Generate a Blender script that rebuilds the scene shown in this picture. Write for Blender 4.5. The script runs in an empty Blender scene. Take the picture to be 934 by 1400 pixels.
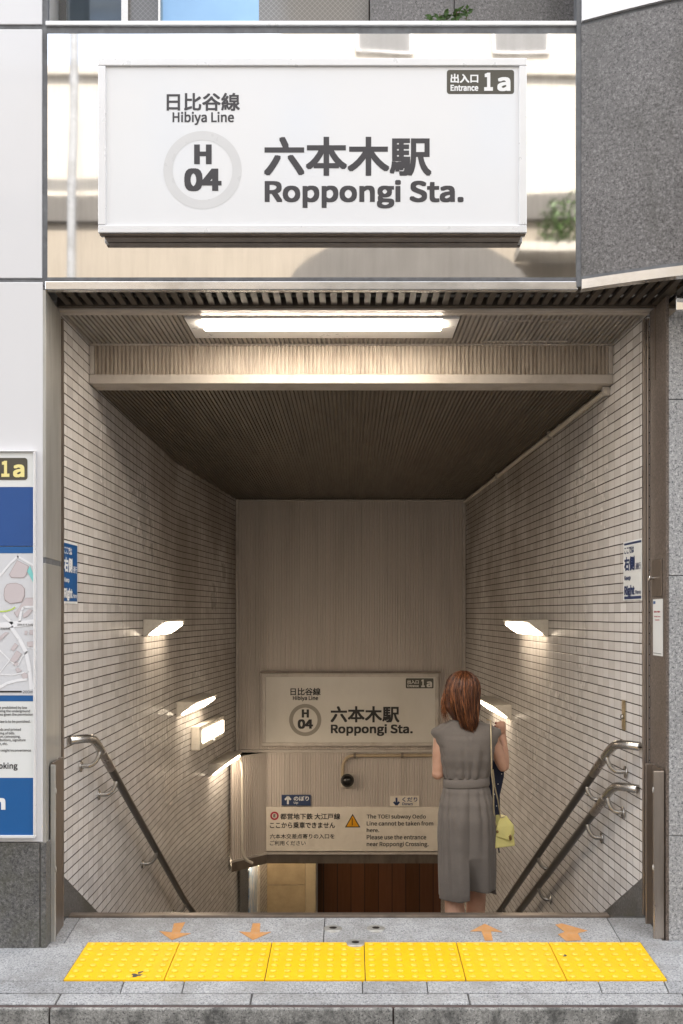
import bpy, bmesh, math, random, os
from mathutils import Vector, Matrix, noise
random.seed(7)
R = math.radians
SC = bpy.context.scene
COL = SC.collection

# ------------------------------------------------------------------ camera
F, CX, CY, CAMZ = 1361.0, 480.0, 840.0, 1.39
cam = bpy.data.cameras.new('camera')
cam.sensor_fit = 'VERTICAL'
cam.sensor_width = 24.0
cam.sensor_height = 36.0
cam.lens = F / 1400 * 36
cam.shift_y = (CY - 700) / 1400
cam.shift_x = -(CX - 467) / 1400
cam.clip_start = 0.05
cam.clip_end = 3000
camo = bpy.data.objects.new('camera', cam)
camo.location = (0, 0, CAMZ)
camo.rotation_euler = (R(90), 0, 0)
COL.objects.link(camo)
SC.camera = camo

# ------------------------------------------------------------------ sky, sun, exposure
SUN_EL, SUN_AZ = 52, 15          # the sun stands behind the station building, a bit to the right
w = bpy.data.worlds.new('World')
SC.world = w
w.use_nodes = True
wn = w.node_tree.nodes
sky = wn.new('ShaderNodeTexSky')
sky.sky_type = 'NISHITA'
sky.sun_disc = False
sky.sun_elevation = R(SUN_EL)
sky.sun_rotation = R(SUN_AZ)
sky.air_density = 1.0
sky.dust_density = 3.0
sky.ozone_density = 0.6
# broken white cloud over the sky
_tc = wn.new('ShaderNodeTexCoord')
_nz = wn.new('ShaderNodeTexNoise')
_nz.inputs['Scale'].default_value = 2.2
_nz.inputs['Detail'].default_value = 6
_nz.inputs['Roughness'].default_value = .6
_cr = wn.new('ShaderNodeValToRGB')
_cr.color_ramp.elements[0].position = .34
_cr.color_ramp.elements[0].color = (.25, .25, .25, 1)
_cr.color_ramp.elements[1].position = .56
_mx = wn.new('ShaderNodeMix')
_mx.data_type = 'RGBA'
_mx.inputs[7].default_value = (7.4, 7.5, 7.7, 1)
_l = w.node_tree.links
_l.new(_tc.outputs['Generated'], _nz.inputs['Vector'])
_l.new(_nz.outputs[0], _cr.inputs[0])
_l.new(_cr.outputs[0], _mx.inputs[0])
_l.new(sky.outputs[0], _mx.inputs[6])
_l.new(_mx.outputs[2], wn['Background'].inputs[0])
wn['Background'].inputs[1].default_value = 0.15
sl = bpy.data.lights.new('sun', 'SUN')
sl.energy = 4.0
sl.angle = R(0.5)
sl.color = (1.0, 0.94, 0.85)
so = bpy.data.objects.new('sun', sl)
d = Vector((math.sin(R(SUN_AZ)) * math.cos(R(SUN_EL)), math.cos(R(SUN_AZ)) * math.cos(R(SUN_EL)), math.sin(R(SUN_EL))))
so.rotation_euler = d.to_track_quat('Z', 'Y').to_euler()
so.location = (3, 8, 25)
COL.objects.link(so)
SC.view_settings.view_transform = 'Standard'
SC.view_settings.look = 'None'
SC.view_settings.gamma = 1
SC.view_settings.exposure = 1.52
SC.cycles.use_denoising = True
SC.cycles.max_bounces = 10
SC.cycles.sample_clamp_indirect = 6


# ------------------------------------------------------------------ helpers
def at(px, py, Y):
    return Vector(((px - CX) * Y / F, Y, CAMZ + (CY - py) * Y / F))


def zg(Y):
    pts = [(3.80, -.096), (3.88, -.086), (3.95, -.064), (4.32, -.036), (4.6, 0.0)]
    if Y <= pts[0][0]:
        return pts[0][1]
    for (a, za), (b, zb) in zip(pts, pts[1:]):
        if Y <= b:
            return za + (zb - za) * (Y - a) / (b - a)
    return 0.0


WPOS = {}


class MB:
    def __init__(self):
        self.v, self.f, self.mi, self.sm = [], [], [], []

    def add(self, vs, fs, m=0, smooth=False):
        o = len(self.v)
        self.v += [tuple(p) for p in vs]
        for f in fs:
            self.f.append([o + i for i in f])
            self.mi.append(m)
            self.sm.append(smooth)
        return self

    def box(self, x0, x1, y0, y1, z0, z1, m=0, mat=None):
        vs = [(x, y, z) for x in (x0, x1) for y in (y0, y1) for z in (z0, z1)]
        if mat is not None:
            vs = [mat @ Vector(p) for p in vs]
        fs = [(0, 1, 3, 2), (4, 6, 7, 5), (0, 4, 5, 1), (2, 3, 7, 6), (0, 2, 6, 4), (1, 5, 7, 3)]
        return self.add(vs, fs, m)

    def prism(self, poly, a, b, m=0):
        """poly: list of points, a/b: offset vectors of both ends"""
        n = len(poly)
        a, b = Vector(a), Vector(b)
        vs = [Vector(p) + a for p in poly] + [Vector(p) + b for p in poly]
        fs = [list(range(n))[::-1], list(range(n, 2 * n))]
        fs += [(i, (i + 1) % n, n + (i + 1) % n, n + i) for i in range(n)]
        return self.add(vs, fs, m)

    def tube(self, pts, r, seg=12, m=0, caps=True, flat=None):
        pts = [Vector(p) for p in pts]
        rs = r if isinstance(r, (list, tuple)) else [r] * len(pts)
        vs, fs = [], []
        up = None
        for i, p in enumerate(pts):
            t = (pts[min(i + 1, len(pts) - 1)] - pts[max(i - 1, 0)]).normalized()
            if up is None:
                up = Vector((0, 0, 1)) if abs(t.z) < .9 else Vector((1, 0, 0))
            s = t.cross(up).normalized()
            up = s.cross(t).normalized()
            for k in range(seg):
                a = 2 * math.pi * k / seg
                vs.append(p + (s * math.cos(a) + up * math.sin(a) * (flat or 1)) * rs[i])
        for i in range(len(pts) - 1):
            for k in range(seg):
                k2 = (k + 1) % seg
                fs.append((i * seg + k, i * seg + k2, (i + 1) * seg + k2, (i + 1) * seg + k))
        self.add(vs, fs, m, True)
        if caps:
            n = len(pts) - 1
            self.add(vs[:seg], [list(range(seg))[::-1]], m)
            self.add(vs[n * seg:], [list(range(seg))], m)
        return self

    def lathe(self, c, prof, seg=24, m=0, axis='z'):
        """prof: list of (r, h)"""
        vs, fs = [], []
        for r, h in prof:
            for k in range(seg):
                a = 2 * math.pi * k / seg
                if axis == 'z':
                    p = (c[0] + r * math.cos(a), c[1] + r * math.sin(a), c[2] + h)
                elif axis == 'y':
                    p = (c[0] + r * math.cos(a), c[1] + h, c[2] - r * math.sin(a))
                else:
                    p = (c[0] + h, c[1] + r * math.cos(a), c[2] + r * math.sin(a))
                vs.append(p)
        for i in range(len(prof) - 1):
            for k in range(seg):
                k2 = (k + 1) % seg
                fs.append((i * seg + k, i * seg + k2, (i + 1) * seg + k2, (i + 1) * seg + k))
        fs.append(list(range(seg))[::-1])
        n = len(prof) - 1
        fs.append([n * seg + k for k in range(seg)])
        return self.add(vs, fs, m, True)

    def ell(self, c, rx, ry, rz, m=0, nu=20, nv=14, rot=None):
        vs, fs = [], []
        c = Vector(c)
        for j in range(nv + 1):
            t = math.pi * j / nv
            for i in range(nu):
                a = 2 * math.pi * i / nu
                p = Vector((rx * math.sin(t) * math.cos(a), ry * math.sin(t) * math.sin(a), rz * math.cos(t)))
                if rot is not None:
                    p = rot @ p
                vs.append(c + p)
        for j in range(nv):
            for i in range(nu):
                i2 = (i + 1) % nu
                fs.append((j * nu + i, (j + 1) * nu + i, (j + 1) * nu + i2, j * nu + i2))
        return self.add(vs, fs, m, True)

    def build(self, name, mats, parent=None, bevel=0, recalc=True, weld=False, origin=None, auto=35):
        me = bpy.data.meshes.new(name)
        pw = WPOS.get(parent.as_pointer(), Vector((0, 0, 0))) if parent else Vector((0, 0, 0))
        O = Vector(origin) if origin is not None else pw.copy()
        me.from_pydata([tuple(Vector(p) - O) for p in self.v], [], self.f)
        if not isinstance(mats, (list, tuple)):
            mats = [mats]
        for m in mats:
            me.materials.append(m)
        for p, mi, s in zip(me.polygons, self.mi, self.sm):
            p.material_index = mi
            p.use_smooth = s
        if recalc or weld:
            bm = bmesh.new()
            bm.from_mesh(me)
            if weld:
                bmesh.ops.remove_doubles(bm, verts=bm.verts, dist=1e-5)
            if recalc:
                bmesh.ops.recalc_face_normals(bm, faces=bm.faces)
            bm.to_mesh(me)
            bm.free()
        ob = bpy.data.objects.new(name, me)
        COL.objects.link(ob)
        if parent is not None:
            ob.parent = parent
            ob.location = O - pw
        else:
            ob.location = O
        WPOS[ob.as_pointer()] = O.copy()
        if bevel:
            md = ob.modifiers.new('bevel', 'BEVEL')
            md.width = bevel
            md.segments = 2
            md.limit_method = 'ANGLE'
            md.angle_limit = R(40)
        return ob


def thing(name, label, cat, loc=(0, 0, 0), group=None):
    o = bpy.data.objects.new(name, None)
    o.empty_display_size = .1
    o.location = loc
    WPOS[o.as_pointer()] = Vector(loc)
    COL.objects.link(o)
    tag(o, label, cat, group)
    return o


def tag(o, label, cat, group=None):
    o['label'] = label
    o['category'] = cat
    if group:
        o['group'] = group
    return o


def struct(o):
    o['kind'] = 'structure'
    return o


# ------------------------------------------------------------------ materials
def new_mat(name):
    m = bpy.data.materials.new(name)
    m.use_nodes = True
    nt = m.node_tree
    return m, nt, nt.nodes['Principled BSDF'], nt.links


def mth(nt, op, a, b=None, c=None):
    n = nt.nodes.new('ShaderNodeMath')
    n.operation = op
    for i, x in enumerate((a, b, c)):
        if x is None:
            continue
        if isinstance(x, (int, float)):
            n.inputs[i].default_value = x
        else:
            nt.links.new(x, n.inputs[i])
    return n.outputs[0]


def ramp(nt, fac, stops):
    n = nt.nodes.new('ShaderNodeValToRGB')
    els = n.color_ramp.elements
    while len(els) < len(stops):
        els.new(.5)
    for e, (p, c) in zip(els, stops):
        e.position = p
        e.color = (c, c, c, 1) if isinstance(c, (int, float)) else (*c, 1)
    nt.links.new(fac, n.inputs[0])
    return n.outputs[0]


def mix(nt, fac, a, b, mode='MIX'):
    n = nt.nodes.new('ShaderNodeMix')
    n.data_type = 'RGBA'
    n.blend_type = mode
    for i, x in ((0, fac), (6, a), (7, b)):
        if isinstance(x, (int, float)):
            n.inputs[i].default_value = x
        elif isinstance(x, (tuple, list)):
            n.inputs[i].default_value = (*x, 1) if len(x) == 3 else x
        else:
            nt.links.new(x, n.inputs[i])
    return n.outputs[2]


def coords(nt, scale=(1, 1, 1), kind='Object'):
    tc = nt.nodes.new('ShaderNodeTexCoord')
    mp = nt.nodes.new('ShaderNodeMapping')
    mp.inputs['Scale'].default_value = scale
    nt.links.new(tc.outputs[kind], mp.inputs[0])
    return mp.outputs[0]


def nz(nt, vec, scale, detail=4, rough=.6, out=0):
    n = nt.nodes.new('ShaderNodeTexNoise')
    n.inputs['Scale'].default_value = scale
    n.inputs['Detail'].default_value = detail
    n.inputs['Roughness'].default_value = rough
    if vec is not None:
        nt.links.new(vec, n.inputs['Vector'])
    return n.outputs[out]


def bump(nt, b, h, dist=.002, strength=.5):
    n = nt.nodes.new('ShaderNodeBump')
    n.inputs['Distance'].default_value = dist
    n.inputs['Strength'].default_value = strength
    nt.links.new(h, n.inputs['Height'])
    nt.links.new(n.outputs[0], b.inputs['Normal'])


def simple(name, col, rough=.5, metal=0, var=.12, vscale=6, stretch=(1, 1, 1), dirt=None, dirt_amt=.5, bmp=0, bscale=200, spec=None, rvar=.1, coat=0):
    """a painted or plain surface with slight tone variation, worn roughness and optional grime"""
    m, nt, b, L = new_mat(name)
    v = coords(nt, stretch)
    n1 = nz(nt, v, vscale, 5)
    lo = tuple(c * (1 - var) for c in col)
    hi = tuple(min(1, c * (1 + var)) for c in col)
    c = mix(nt, ramp(nt, n1, [(.3, 0.), (.7, 1.)]), lo, hi)
    if dirt:
        n2 = nz(nt, v, vscale * 1.7, 7, .7)
        c = mix(nt, mth(nt, 'MULTIPLY', ramp(nt, n2, [(.48, 0.), (.72, 1.)]), dirt_amt), c, dirt)
    L.new(c, b.inputs['Base Color'])
    n3 = nz(nt, v, vscale * 3, 4)
    L.new(mth(nt, 'ADD', mth(nt, 'MULTIPLY', n3, rvar * 2), max(0.02, rough - rvar)), b.inputs['Roughness'])
    b.inputs['Metallic'].default_value = metal
    if spec is not None:
        b.inputs['Specular IOR Level'].default_value = spec
    if coat:
        b.inputs['Coat Weight'].default_value = coat
        b.inputs['Coat Roughness'].default_value = .05
    if bmp:
        bump(nt, b, nz(nt, v, bscale, 3), .001, bmp)
    return m


def granite(name, dark, mid, light, scale=110, rough=.5, stain=None, stain_amt=.5, sscale=4, sstretch=(1, 1, 1), bmp=.15):
    m, nt, b, L = new_mat(name)
    v = coords(nt)
    n1 = nz(nt, v, scale, 3, .75)
    n2 = nz(nt, v, scale * 2.3, 2, .6)
    f = mth(nt, 'ADD', mth(nt, 'MULTIPLY', n1, .65), mth(nt, 'MULTIPLY', n2, .35))
    c = ramp(nt, f, [(.40, dark), (.47, mid), (.53, mid), (.60, light)])
    n3 = nz(nt, v, 3, 4)
    c = mix(nt, 1, c, ramp(nt, n3, [(.3, .82), (.7, 1.05)]), 'MULTIPLY')
    if stain:
        vs = coords(nt, sstretch)
        n4 = nz(nt, vs, sscale, 8, .72)
        c = mix(nt, mth(nt, 'MULTIPLY', ramp(nt, n4, [(.46, 0.), (.62, 1.)]), stain_amt), c, stain)
    L.new(c, b.inputs['Base Color'])
    b.inputs['Roughness'].default_value = rough
    bump(nt, b, n1, .0015, bmp)
    return m


def tile_mat(name, z0, pu=.098, pv=.0489, side=1):
    m, nt, b, L = new_mat(name)
    tc = nt.nodes.new('ShaderNodeTexCoord')
    sep = nt.nodes.new('ShaderNodeSeparateXYZ')
    L.new(tc.outputs['Object'], sep.inputs[0])
    u = mth(nt, 'DIVIDE', sep.outputs['Y'], pu)
    v = mth(nt, 'DIVIDE', mth(nt, 'SUBTRACT', sep.outputs['Z'], z0), pv)
    # slight laying errors
    wob = nz(nt, coords(nt, (.8, .8, .8)), 1.5, 2)
    v = mth(nt, 'ADD', v, mth(nt, 'MULTIPLY', mth(nt, 'SUBTRACT', wob, .5), .12))
    fu = mth(nt, 'FRACT', u)
    fv = mth(nt, 'FRACT', v)
    iu = mth(nt, 'FLOOR', u)
    iv = mth(nt, 'FLOOR', v)
    cmb = nt.nodes.new('ShaderNodeCombineXYZ')
    L.new(iu, cmb.inputs[0])
    L.new(iv, cmb.inputs[1])
    wn_ = nt.nodes.new('ShaderNodeTexWhiteNoise')
    L.new(cmb.outputs[0], wn_.inputs['Vector'])
    du = mth(nt, 'ABSOLUTE', mth(nt, 'SUBTRACT', fu, .5))
    dv = mth(nt, 'ABSOLUTE', mth(nt, 'SUBTRACT', fv, .5))
    hj = ramp(nt, dv, [(.435, 0.), (.455, 1.)])
    vj = ramp(nt, du, [(.455, 0.), (.470, 1.)])
    base = ramp(nt, wn_.outputs['Value'], [(0., (.64, .615, .60)), (.5, (.74, .715, .70)), (.93, (.78, .76, .745)), (1., (.81, .795, .785))])
    # grime: soft vertical smears and blotches, heavier high and deep inside, painting in the dimmer light there
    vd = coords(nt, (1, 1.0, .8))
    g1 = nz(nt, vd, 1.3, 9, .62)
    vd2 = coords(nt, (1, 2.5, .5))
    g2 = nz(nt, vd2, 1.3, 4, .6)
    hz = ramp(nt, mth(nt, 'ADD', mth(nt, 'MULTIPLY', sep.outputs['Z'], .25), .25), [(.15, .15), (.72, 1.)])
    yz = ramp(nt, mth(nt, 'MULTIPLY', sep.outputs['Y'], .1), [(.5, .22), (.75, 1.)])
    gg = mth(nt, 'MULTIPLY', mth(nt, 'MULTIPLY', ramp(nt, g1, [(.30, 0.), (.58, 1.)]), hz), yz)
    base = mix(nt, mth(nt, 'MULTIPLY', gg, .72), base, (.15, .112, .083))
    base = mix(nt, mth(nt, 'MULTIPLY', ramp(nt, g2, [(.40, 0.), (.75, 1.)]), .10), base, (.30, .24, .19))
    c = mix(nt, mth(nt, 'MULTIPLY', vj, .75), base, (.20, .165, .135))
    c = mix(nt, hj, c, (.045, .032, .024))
    L.new(c, b.inputs['Base Color'])
    jn = mth(nt, 'MAXIMUM', hj, mth(nt, 'MULTIPLY', vj, .6))
    L.new(mth(nt, 'ADD', mth(nt, 'MULTIPLY', jn, .5), mth(nt, 'ADD', .24, mth(nt, 'MULTIPLY', gg, .12))), b.inputs['Roughness'])
    # each tile a touch out of plane
    tl = mth(nt, 'MULTIPLY', mth(nt, 'MULTIPLY', mth(nt, 'SUBTRACT', wn_.outputs['Value'], .5), du), .12)
    bump(nt, b, mth(nt, 'ADD', mth(nt, 'SUBTRACT', 1, jn), tl), .003, .5)
    return m


def emit(name, col, s):
    m, nt, b, L = new_mat(name)
    b.inputs['Base Color'].default_value = (.9, .9, .88, 1)
    b.inputs['Roughness'].default_value = .35
    b.inputs['Emission Color'].default_value = (*col, 1)
    b.inputs['Emission Strength'].default_value = s
    return m


M = {}
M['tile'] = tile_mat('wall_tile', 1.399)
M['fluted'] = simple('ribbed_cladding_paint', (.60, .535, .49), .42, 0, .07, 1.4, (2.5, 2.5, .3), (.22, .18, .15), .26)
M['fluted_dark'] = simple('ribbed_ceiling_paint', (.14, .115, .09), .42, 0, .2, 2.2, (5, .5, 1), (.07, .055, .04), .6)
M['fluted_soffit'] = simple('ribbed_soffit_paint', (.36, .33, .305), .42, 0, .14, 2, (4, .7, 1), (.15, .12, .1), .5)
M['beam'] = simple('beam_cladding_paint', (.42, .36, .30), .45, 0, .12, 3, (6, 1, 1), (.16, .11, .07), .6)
M['trim'] = simple('beige_trim_paint', (.50, .455, .415), .4, 0, .1, 4, (1, 1, 1), (.2, .15, .1), .4)
M['bronze'] = simple('bronze_trim', (.21, .17, .14), .35, .6, .2, 5, (1, 1, .3), (.06, .045, .035), .5)
M['louvre'] = simple('louvre_bronze', (.075, .06, .047), .65, .1, .25, 9, (1, 1, 1), (.045, .032, .022), .7)
M['dark'] = simple('dark_void', (.012, .010, .009), .8)
M['white_panel'] = simple('white_enamel_panel', (.67, .67, .69), .22, 0, .02, 1.2, (1, 1, .3), (.6, .6, .6), .12, coat=.4)
M['joint'] = simple('grey_sealant', (.13, .135, .145), .6, 0, .25, 12, (1, 1, 1), (.05, .05, .05), .6)
M['alu'] = simple('white_aluminium', (.72, .72, .73), .3, .15, .04, 4)
M['coping'] = simple('pale_coping', (.76, .77, .78), .3, .1, .05, 3)
M['bar'] = simple('bright_steel_bar', (.72, .71, .70), .2, .85, .1, 3, (.5, 1, 1), (.2, .19, .18), .55)
M['granite_bay'] = granite('brown_grey_granite', (.05, .047, .047), (.135, .128, .128), (.25, .24, .24), 85, .35, (.05, .048, .04), .45, 3, (1.2, 1.2, .35))
M['granite_brown'] = granite('brown_granite', (.05, .038, .03), (.13, .105, .09), (.23, .19, .165), 110, .3)
M['granite_dark'] = granite('dark_grey_granite', (.045, .045, .047), (.12, .118, .116), (.21, .205, .20), 85, .35, (.075, .075, .05), .5, 5)
M['granite_pier'] = granite('light_speckled_granite', (.09, .095, .105), (.33, .33, .335), (.58, .58, .58), 75, .4)
M['granite_pave'] = granite('pale_paving_granite', (.12, .125, .135), (.36, .365, .375), (.52, .525, .535), 120, .6, (.20, .195, .185), .55, 5)
M['granite_pave2'] = granite('grey_paving_granite', (.10, .105, .115), (.30, .305, .315), (.44, .445, .455), 120, .6, (.17, .165, .16), .5, 5)
M['granite_kerb'] = granite('weathered_kerb_granite', (.09, .09, .09), (.28, .275, .26), (.42, .41, .39), 90, .75, (.045, .045, .043), .8, 9, (1, 1, .8), .6)
M['asphalt'] = granite('asphalt', (.02, .02, .021), (.05, .05, .052), (.10, .10, .10), 150, .85)
M['grout'] = simple('dark_paving_joint', (.075, .072, .07), .9, 0, .3, 20)
M['rust'] = simple('dark_red_joint_band', (.085, .058, .055), .8, 0, .25, 14, (1, 1, 1), (.15, .14, .135), .5)
M['yellow'] = simple('yellow_tactile_paving', (.85, .50, .004), .5, 0, .05, 5, (1, 1, 1), (.55, .32, .03), .35, .15, 260)
M['yellow_stud'] = simple('highlit_yellow_stud', (.86, .55, .05), .45, 0, .08, 30, (1, 1, 1), (.60, .44, .12), .3, .1)  # paler than the plate, highlights of the domes put into the colour
M['orange'] = simple('worn_orange_film', (.52, .25, .085), .65, 0, .15, 18, (1, 1, 1), (.38, .29, .2), .7)
M['steel'] = simple('brushed_steel', (.52, .50, .475), .26, .95, .05, 8, rvar=.03)
M['steel_warm'] = simple('brushed_warm_steel', (.42, .37, .33), .3, .9, .14, 5, (1, 1, .12), (.18, .15, .125), .5)
M['jamb'] = simple('galvanised_jamb', (.44, .43, .405), .38, .45, .16, 4, (1, 1, .18), (.16, .145, .12), .6)
M['rail_dark'] = simple('dark_brown_rail_sleeve', (.05, .042, .035), .3, .1, .06, 10, rvar=.02, coat=.2)
M['text'] = simple('charcoal_lettering', (.042, .040, .046), .35, 0, .1, 6)
M['text_black'] = simple('black_lettering', (.02, .018, .018), .4)
M['ring'] = simple('pale_grey_ring', (.62, .62, .625), .3, 0, .02)
M['ring_dirty'] = simple('grey_line_ring', (.27, .245, .21), .4, 0, .05)
M['plate_dark'] = simple('charcoal_plate', (.075, .07, .055), .2, 0, .08, 3)
M['white_ink'] = simple('white_lettering', (.78, .78, .78), .4, 0, .02)
M['cream_ink'] = simple('pale_yellow_lettering', (.85, .74, .30), .4, 0, .03)
M['navy_ink'] = simple('navy_lettering', (.025, .045, .13), .4)
M['blue'] = simple('blue_print', (.012, .10, .30), .35, 0, .04, 3)
M['blue_deep'] = simple('deep_blue_print', (.014, .072, .26), .35, 0, .06, 3)
M['blue_sign'] = simple('blue_sign_enamel', (.004, .085, .27), .35, 0, .04, 3)
M['navy_plate'] = simple('navy_plate', (.03, .05, .12), .4, 0, .08, 5)
M['sign_white'] = simple('white_sign_plate', (.72, .73, .72), .35, 0, .03, 3)
M['beige_plate'] = simple('ivory_notice_plate', (.76, .69, .60), .4, 0, .04, 4, (1, 1, 1), (.4, .33, .25), .25)
M['acrylic_dirty'] = simple('aged_acrylic', (.64, .605, .555), .12, 0, .05, 2, (1, 1, .5), (.48, .44, .38), .2)
M['red'] = simple('crimson_print', (.42, .02, .05), .4)
M['amber'] = simple('amber_print', (.80, .36, .01), .4)
M['map_ground'] = simple('map_grey', (.62, .625, .65), .3, 0, .01)
M['map_block'] = simple('map_mauve', (.56, .50, .51), .3, 0, .01)
M['map_edge'] = simple('map_brown_line', (.33, .25, .25), .3, 0, .01)
M['map_road'] = simple('map_white', (.78, .78, .80), .3, 0, .01)
M['map_teal'] = simple('map_teal', (.22, .60, .58), .3, 0, .01)
M['map_green'] = simple('map_lime', (.50, .66, .12), .3, 0, .01)
M['map_lilac'] = simple('map_lilac', (.40, .36, .58), .3, 0, .01)
M['lamp_body'] = simple('cream_lamp_housing', (.60, .56, .50), .45, 0, .06, 8, (1, 1, 1), (.3, .25, .2), .4)
M['lamp_glow'] = emit('lamp_diffuser', (1.0, .83, .62), 7.0)
M['lobby_glow'] = emit('lobby_lamp_diffuser', (1.0, .80, .55), 13.0)
M['tube_glow'] = emit('ceiling_lamp_diffuser', (1.0, .87, .70), 17.0)
M['conduit'] = simple('cream_conduit', (.42, .33, .22), .45, 0, .1, 10)
M['conduit_white'] = simple('white_conduit', (.58, .53, .46), .45, 0, .06, 10)
M['black_plastic'] = simple('black_plastic', (.012, .011, .011), .2)
M['stone_beige'] = simple('beige_stone', (.42, .33, .21), .45, 0, .14, 5, (1, 1, 1), (.28, .21, .13), .4)
M['stone_beige2'] = simple('pale_beige_stone_edge', (.50, .41, .28), .45, 0, .1, 5)
M['poster_white'] = simple('poster_paper', (.62, .60, .58), .3, 0, .03)
M['glass_dark'] = simple('dark_window_glass', (.10, .125, .15), .05, .3, .2, 2, rvar=.02)
M['glass_blue'] = simple('blue_window_glass', (.22, .36, .52), .06, .4, .12, 2, rvar=.02)
M['cream_wall'] = simple('cream_render', (.27, .232, .185), .8, 0, .06, .6, (1, 1, 1), (.20, .17, .14), .3)
M['cream_wall2'] = simple('pale_render', (.44, .40, .345), .8, 0, .05, .6)
M['grey_band'] = simple('grey_band_render', (.11, .10, .09), .8, 0, .1, 1)
M['leaf'] = simple('small_green_leaf', (.07, .13, .03), .5, 0, .4, 60)
M['stem'] = simple('thin_brown_stem', (.10, .06, .03), .7)
M['brass'] = simple('worn_brass', (.42, .33, .19), .3, .8, .15, 20)


def mesh_glass():
    """wired glass: fine diagonal wire grid inside greyish glass"""
    m, nt, b, L = new_mat('wired_window_glass')
    tc = nt.nodes.new('ShaderNodeTexCoord')
    sep = nt.nodes.new('ShaderNodeSeparateXYZ')
    L.new(tc.outputs['Object'], sep.inputs[0])
    a = mth(nt, 'FRACT', mth(nt, 'MULTIPLY', mth(nt, 'ADD', sep.outputs['X'], sep.outputs['Z']), 42))
    c = mth(nt, 'FRACT', mth(nt, 'MULTIPLY', mth(nt, 'SUBTRACT', sep.outputs['X'], sep.outputs['Z']), 42))
    w_ = mth(nt, 'MAXIMUM', ramp(nt, a, [(.0, 1.), (.14, 0.)]), ramp(nt, c, [(.0, 1.), (.14, 0.)]))
    L.new(mix(nt, w_, (.16, .155, .15), (.30, .29, .28)), b.inputs['Base Color'])
    b.inputs['Roughness'].default_value = .08
    b.inputs['Metallic'].default_value = .2
    return m


M['glass_wire'] = mesh_glass()


def mirror_mat():
    m, nt, b, L = new_mat('polished_steel_sheet')
    b.inputs['Metallic'].default_value = 1
    v = coords(nt, (1, 1, .1))
    n1 = nz(nt, v, 24, 5, .7)
    L.new(ramp(nt, n1, [(.3, (.74, .735, .73)), (.65, (.84, .84, .84))]), b.inputs['Base Color'])
    L.new(mth(nt, 'ADD', mth(nt, 'MULTIPLY', nz(nt, v, 14, 5), .05), .005), b.inputs['Roughness'])
    bump(nt, b, nz(nt, coords(nt, (1, 1, .7)), 1.6, 1), .02, .085)
    return m


M['mirror'] = mirror_mat()


def wood_wall():
    m, nt, b, L = new_mat('dark_red_brown_panelling')
    tc = nt.nodes.new('ShaderNodeTexCoord')
    sep = nt.nodes.new('ShaderNodeSeparateXYZ')
    L.new(tc.outputs['Object'], sep.inputs[0])
    u = mth(nt, 'DIVIDE', sep.outputs['X'], .165)
    fu = mth(nt, 'ABSOLUTE', mth(nt, 'SUBTRACT', mth(nt, 'FRACT', u), .5))
    wn_ = nt.nodes.new('ShaderNodeTexWhiteNoise')
    wn_.noise_dimensions = '1D'
    L.new(mth(nt, 'FLOOR', u), wn_.inputs['W'])
    g = nz(nt, coords(nt, (12, 1, .8)), 3, 5)
    c = ramp(nt, mth(nt, 'ADD', mth(nt, 'MULTIPLY', wn_.outputs['Value'], .4), mth(nt, 'MULTIPLY', g, .6)), [(.2, (.085, .030, .006)), (.8, (.16, .062, .028))])
    c = mix(nt, ramp(nt, fu, [(.465, 0.), (.48, 1.)]), c, (.02, .01, .006))
    L.new(c, b.inputs['Base Color'])
    b.inputs['Roughness'].default_value = .4
    return m


M['wood'] = wood_wall()


def poster_mat():
    m, nt, b, L = new_mat('poster_print')
    n = nz(nt, coords(nt, (1, 1.2, 2)), 6, 3, .6, 1)
    f = nz(nt, coords(nt, (1, 1, 1)), 9, 3)
    c = mix(nt, ramp(nt, f, [(.42, 0.), (.6, 1.)]), (.60, .60, .62), (.20, .34, .55))
    L.new(c, b.inputs['Base Color'])
    b.inputs['Roughness'].default_value = .3
    return m


M['poster'] = poster_mat()

# ------------------------------------------------------------------ lettering
FONT = None
try:
    fp = os.path.join(bpy.utils.system_resource('DATAFILES'), 'fonts', 'Noto Sans CJK Regular.woff2')
    if os.path.exists(fp):
        FONT = bpy.data.fonts.load(fp)
except Exception:
    FONT = None
_tc = {}


def glyphs(s, bold=0.0, res=4, spacing=1.0):
    key = (s, bold, res, spacing)
    if key in _tc:
        return _tc[key]
    cu = bpy.data.curves.new('txt', 'FONT')
    if FONT:
        cu.font = FONT
    cu.body = s
    cu.size = 1
    cu.offset = bold
    cu.resolution_u = res
    cu.space_character = spacing
    ob = bpy.data.objects.new('txt', cu)
    COL.objects.link(ob)
    dg = bpy.context.evaluated_depsgraph_get()
    me = bpy.data.meshes.new_from_object(ob.evaluated_get(dg))
    vs = [(v.co.x, v.co.y) for v in me.vertices]
    fs = [list(p.vertices) for p in me.polygons]
    bpy.data.objects.remove(ob)
    bpy.data.curves.remove(cu)
    bpy.data.meshes.remove(me)
    _tc[key] = (vs, fs)
    return vs, fs


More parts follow.
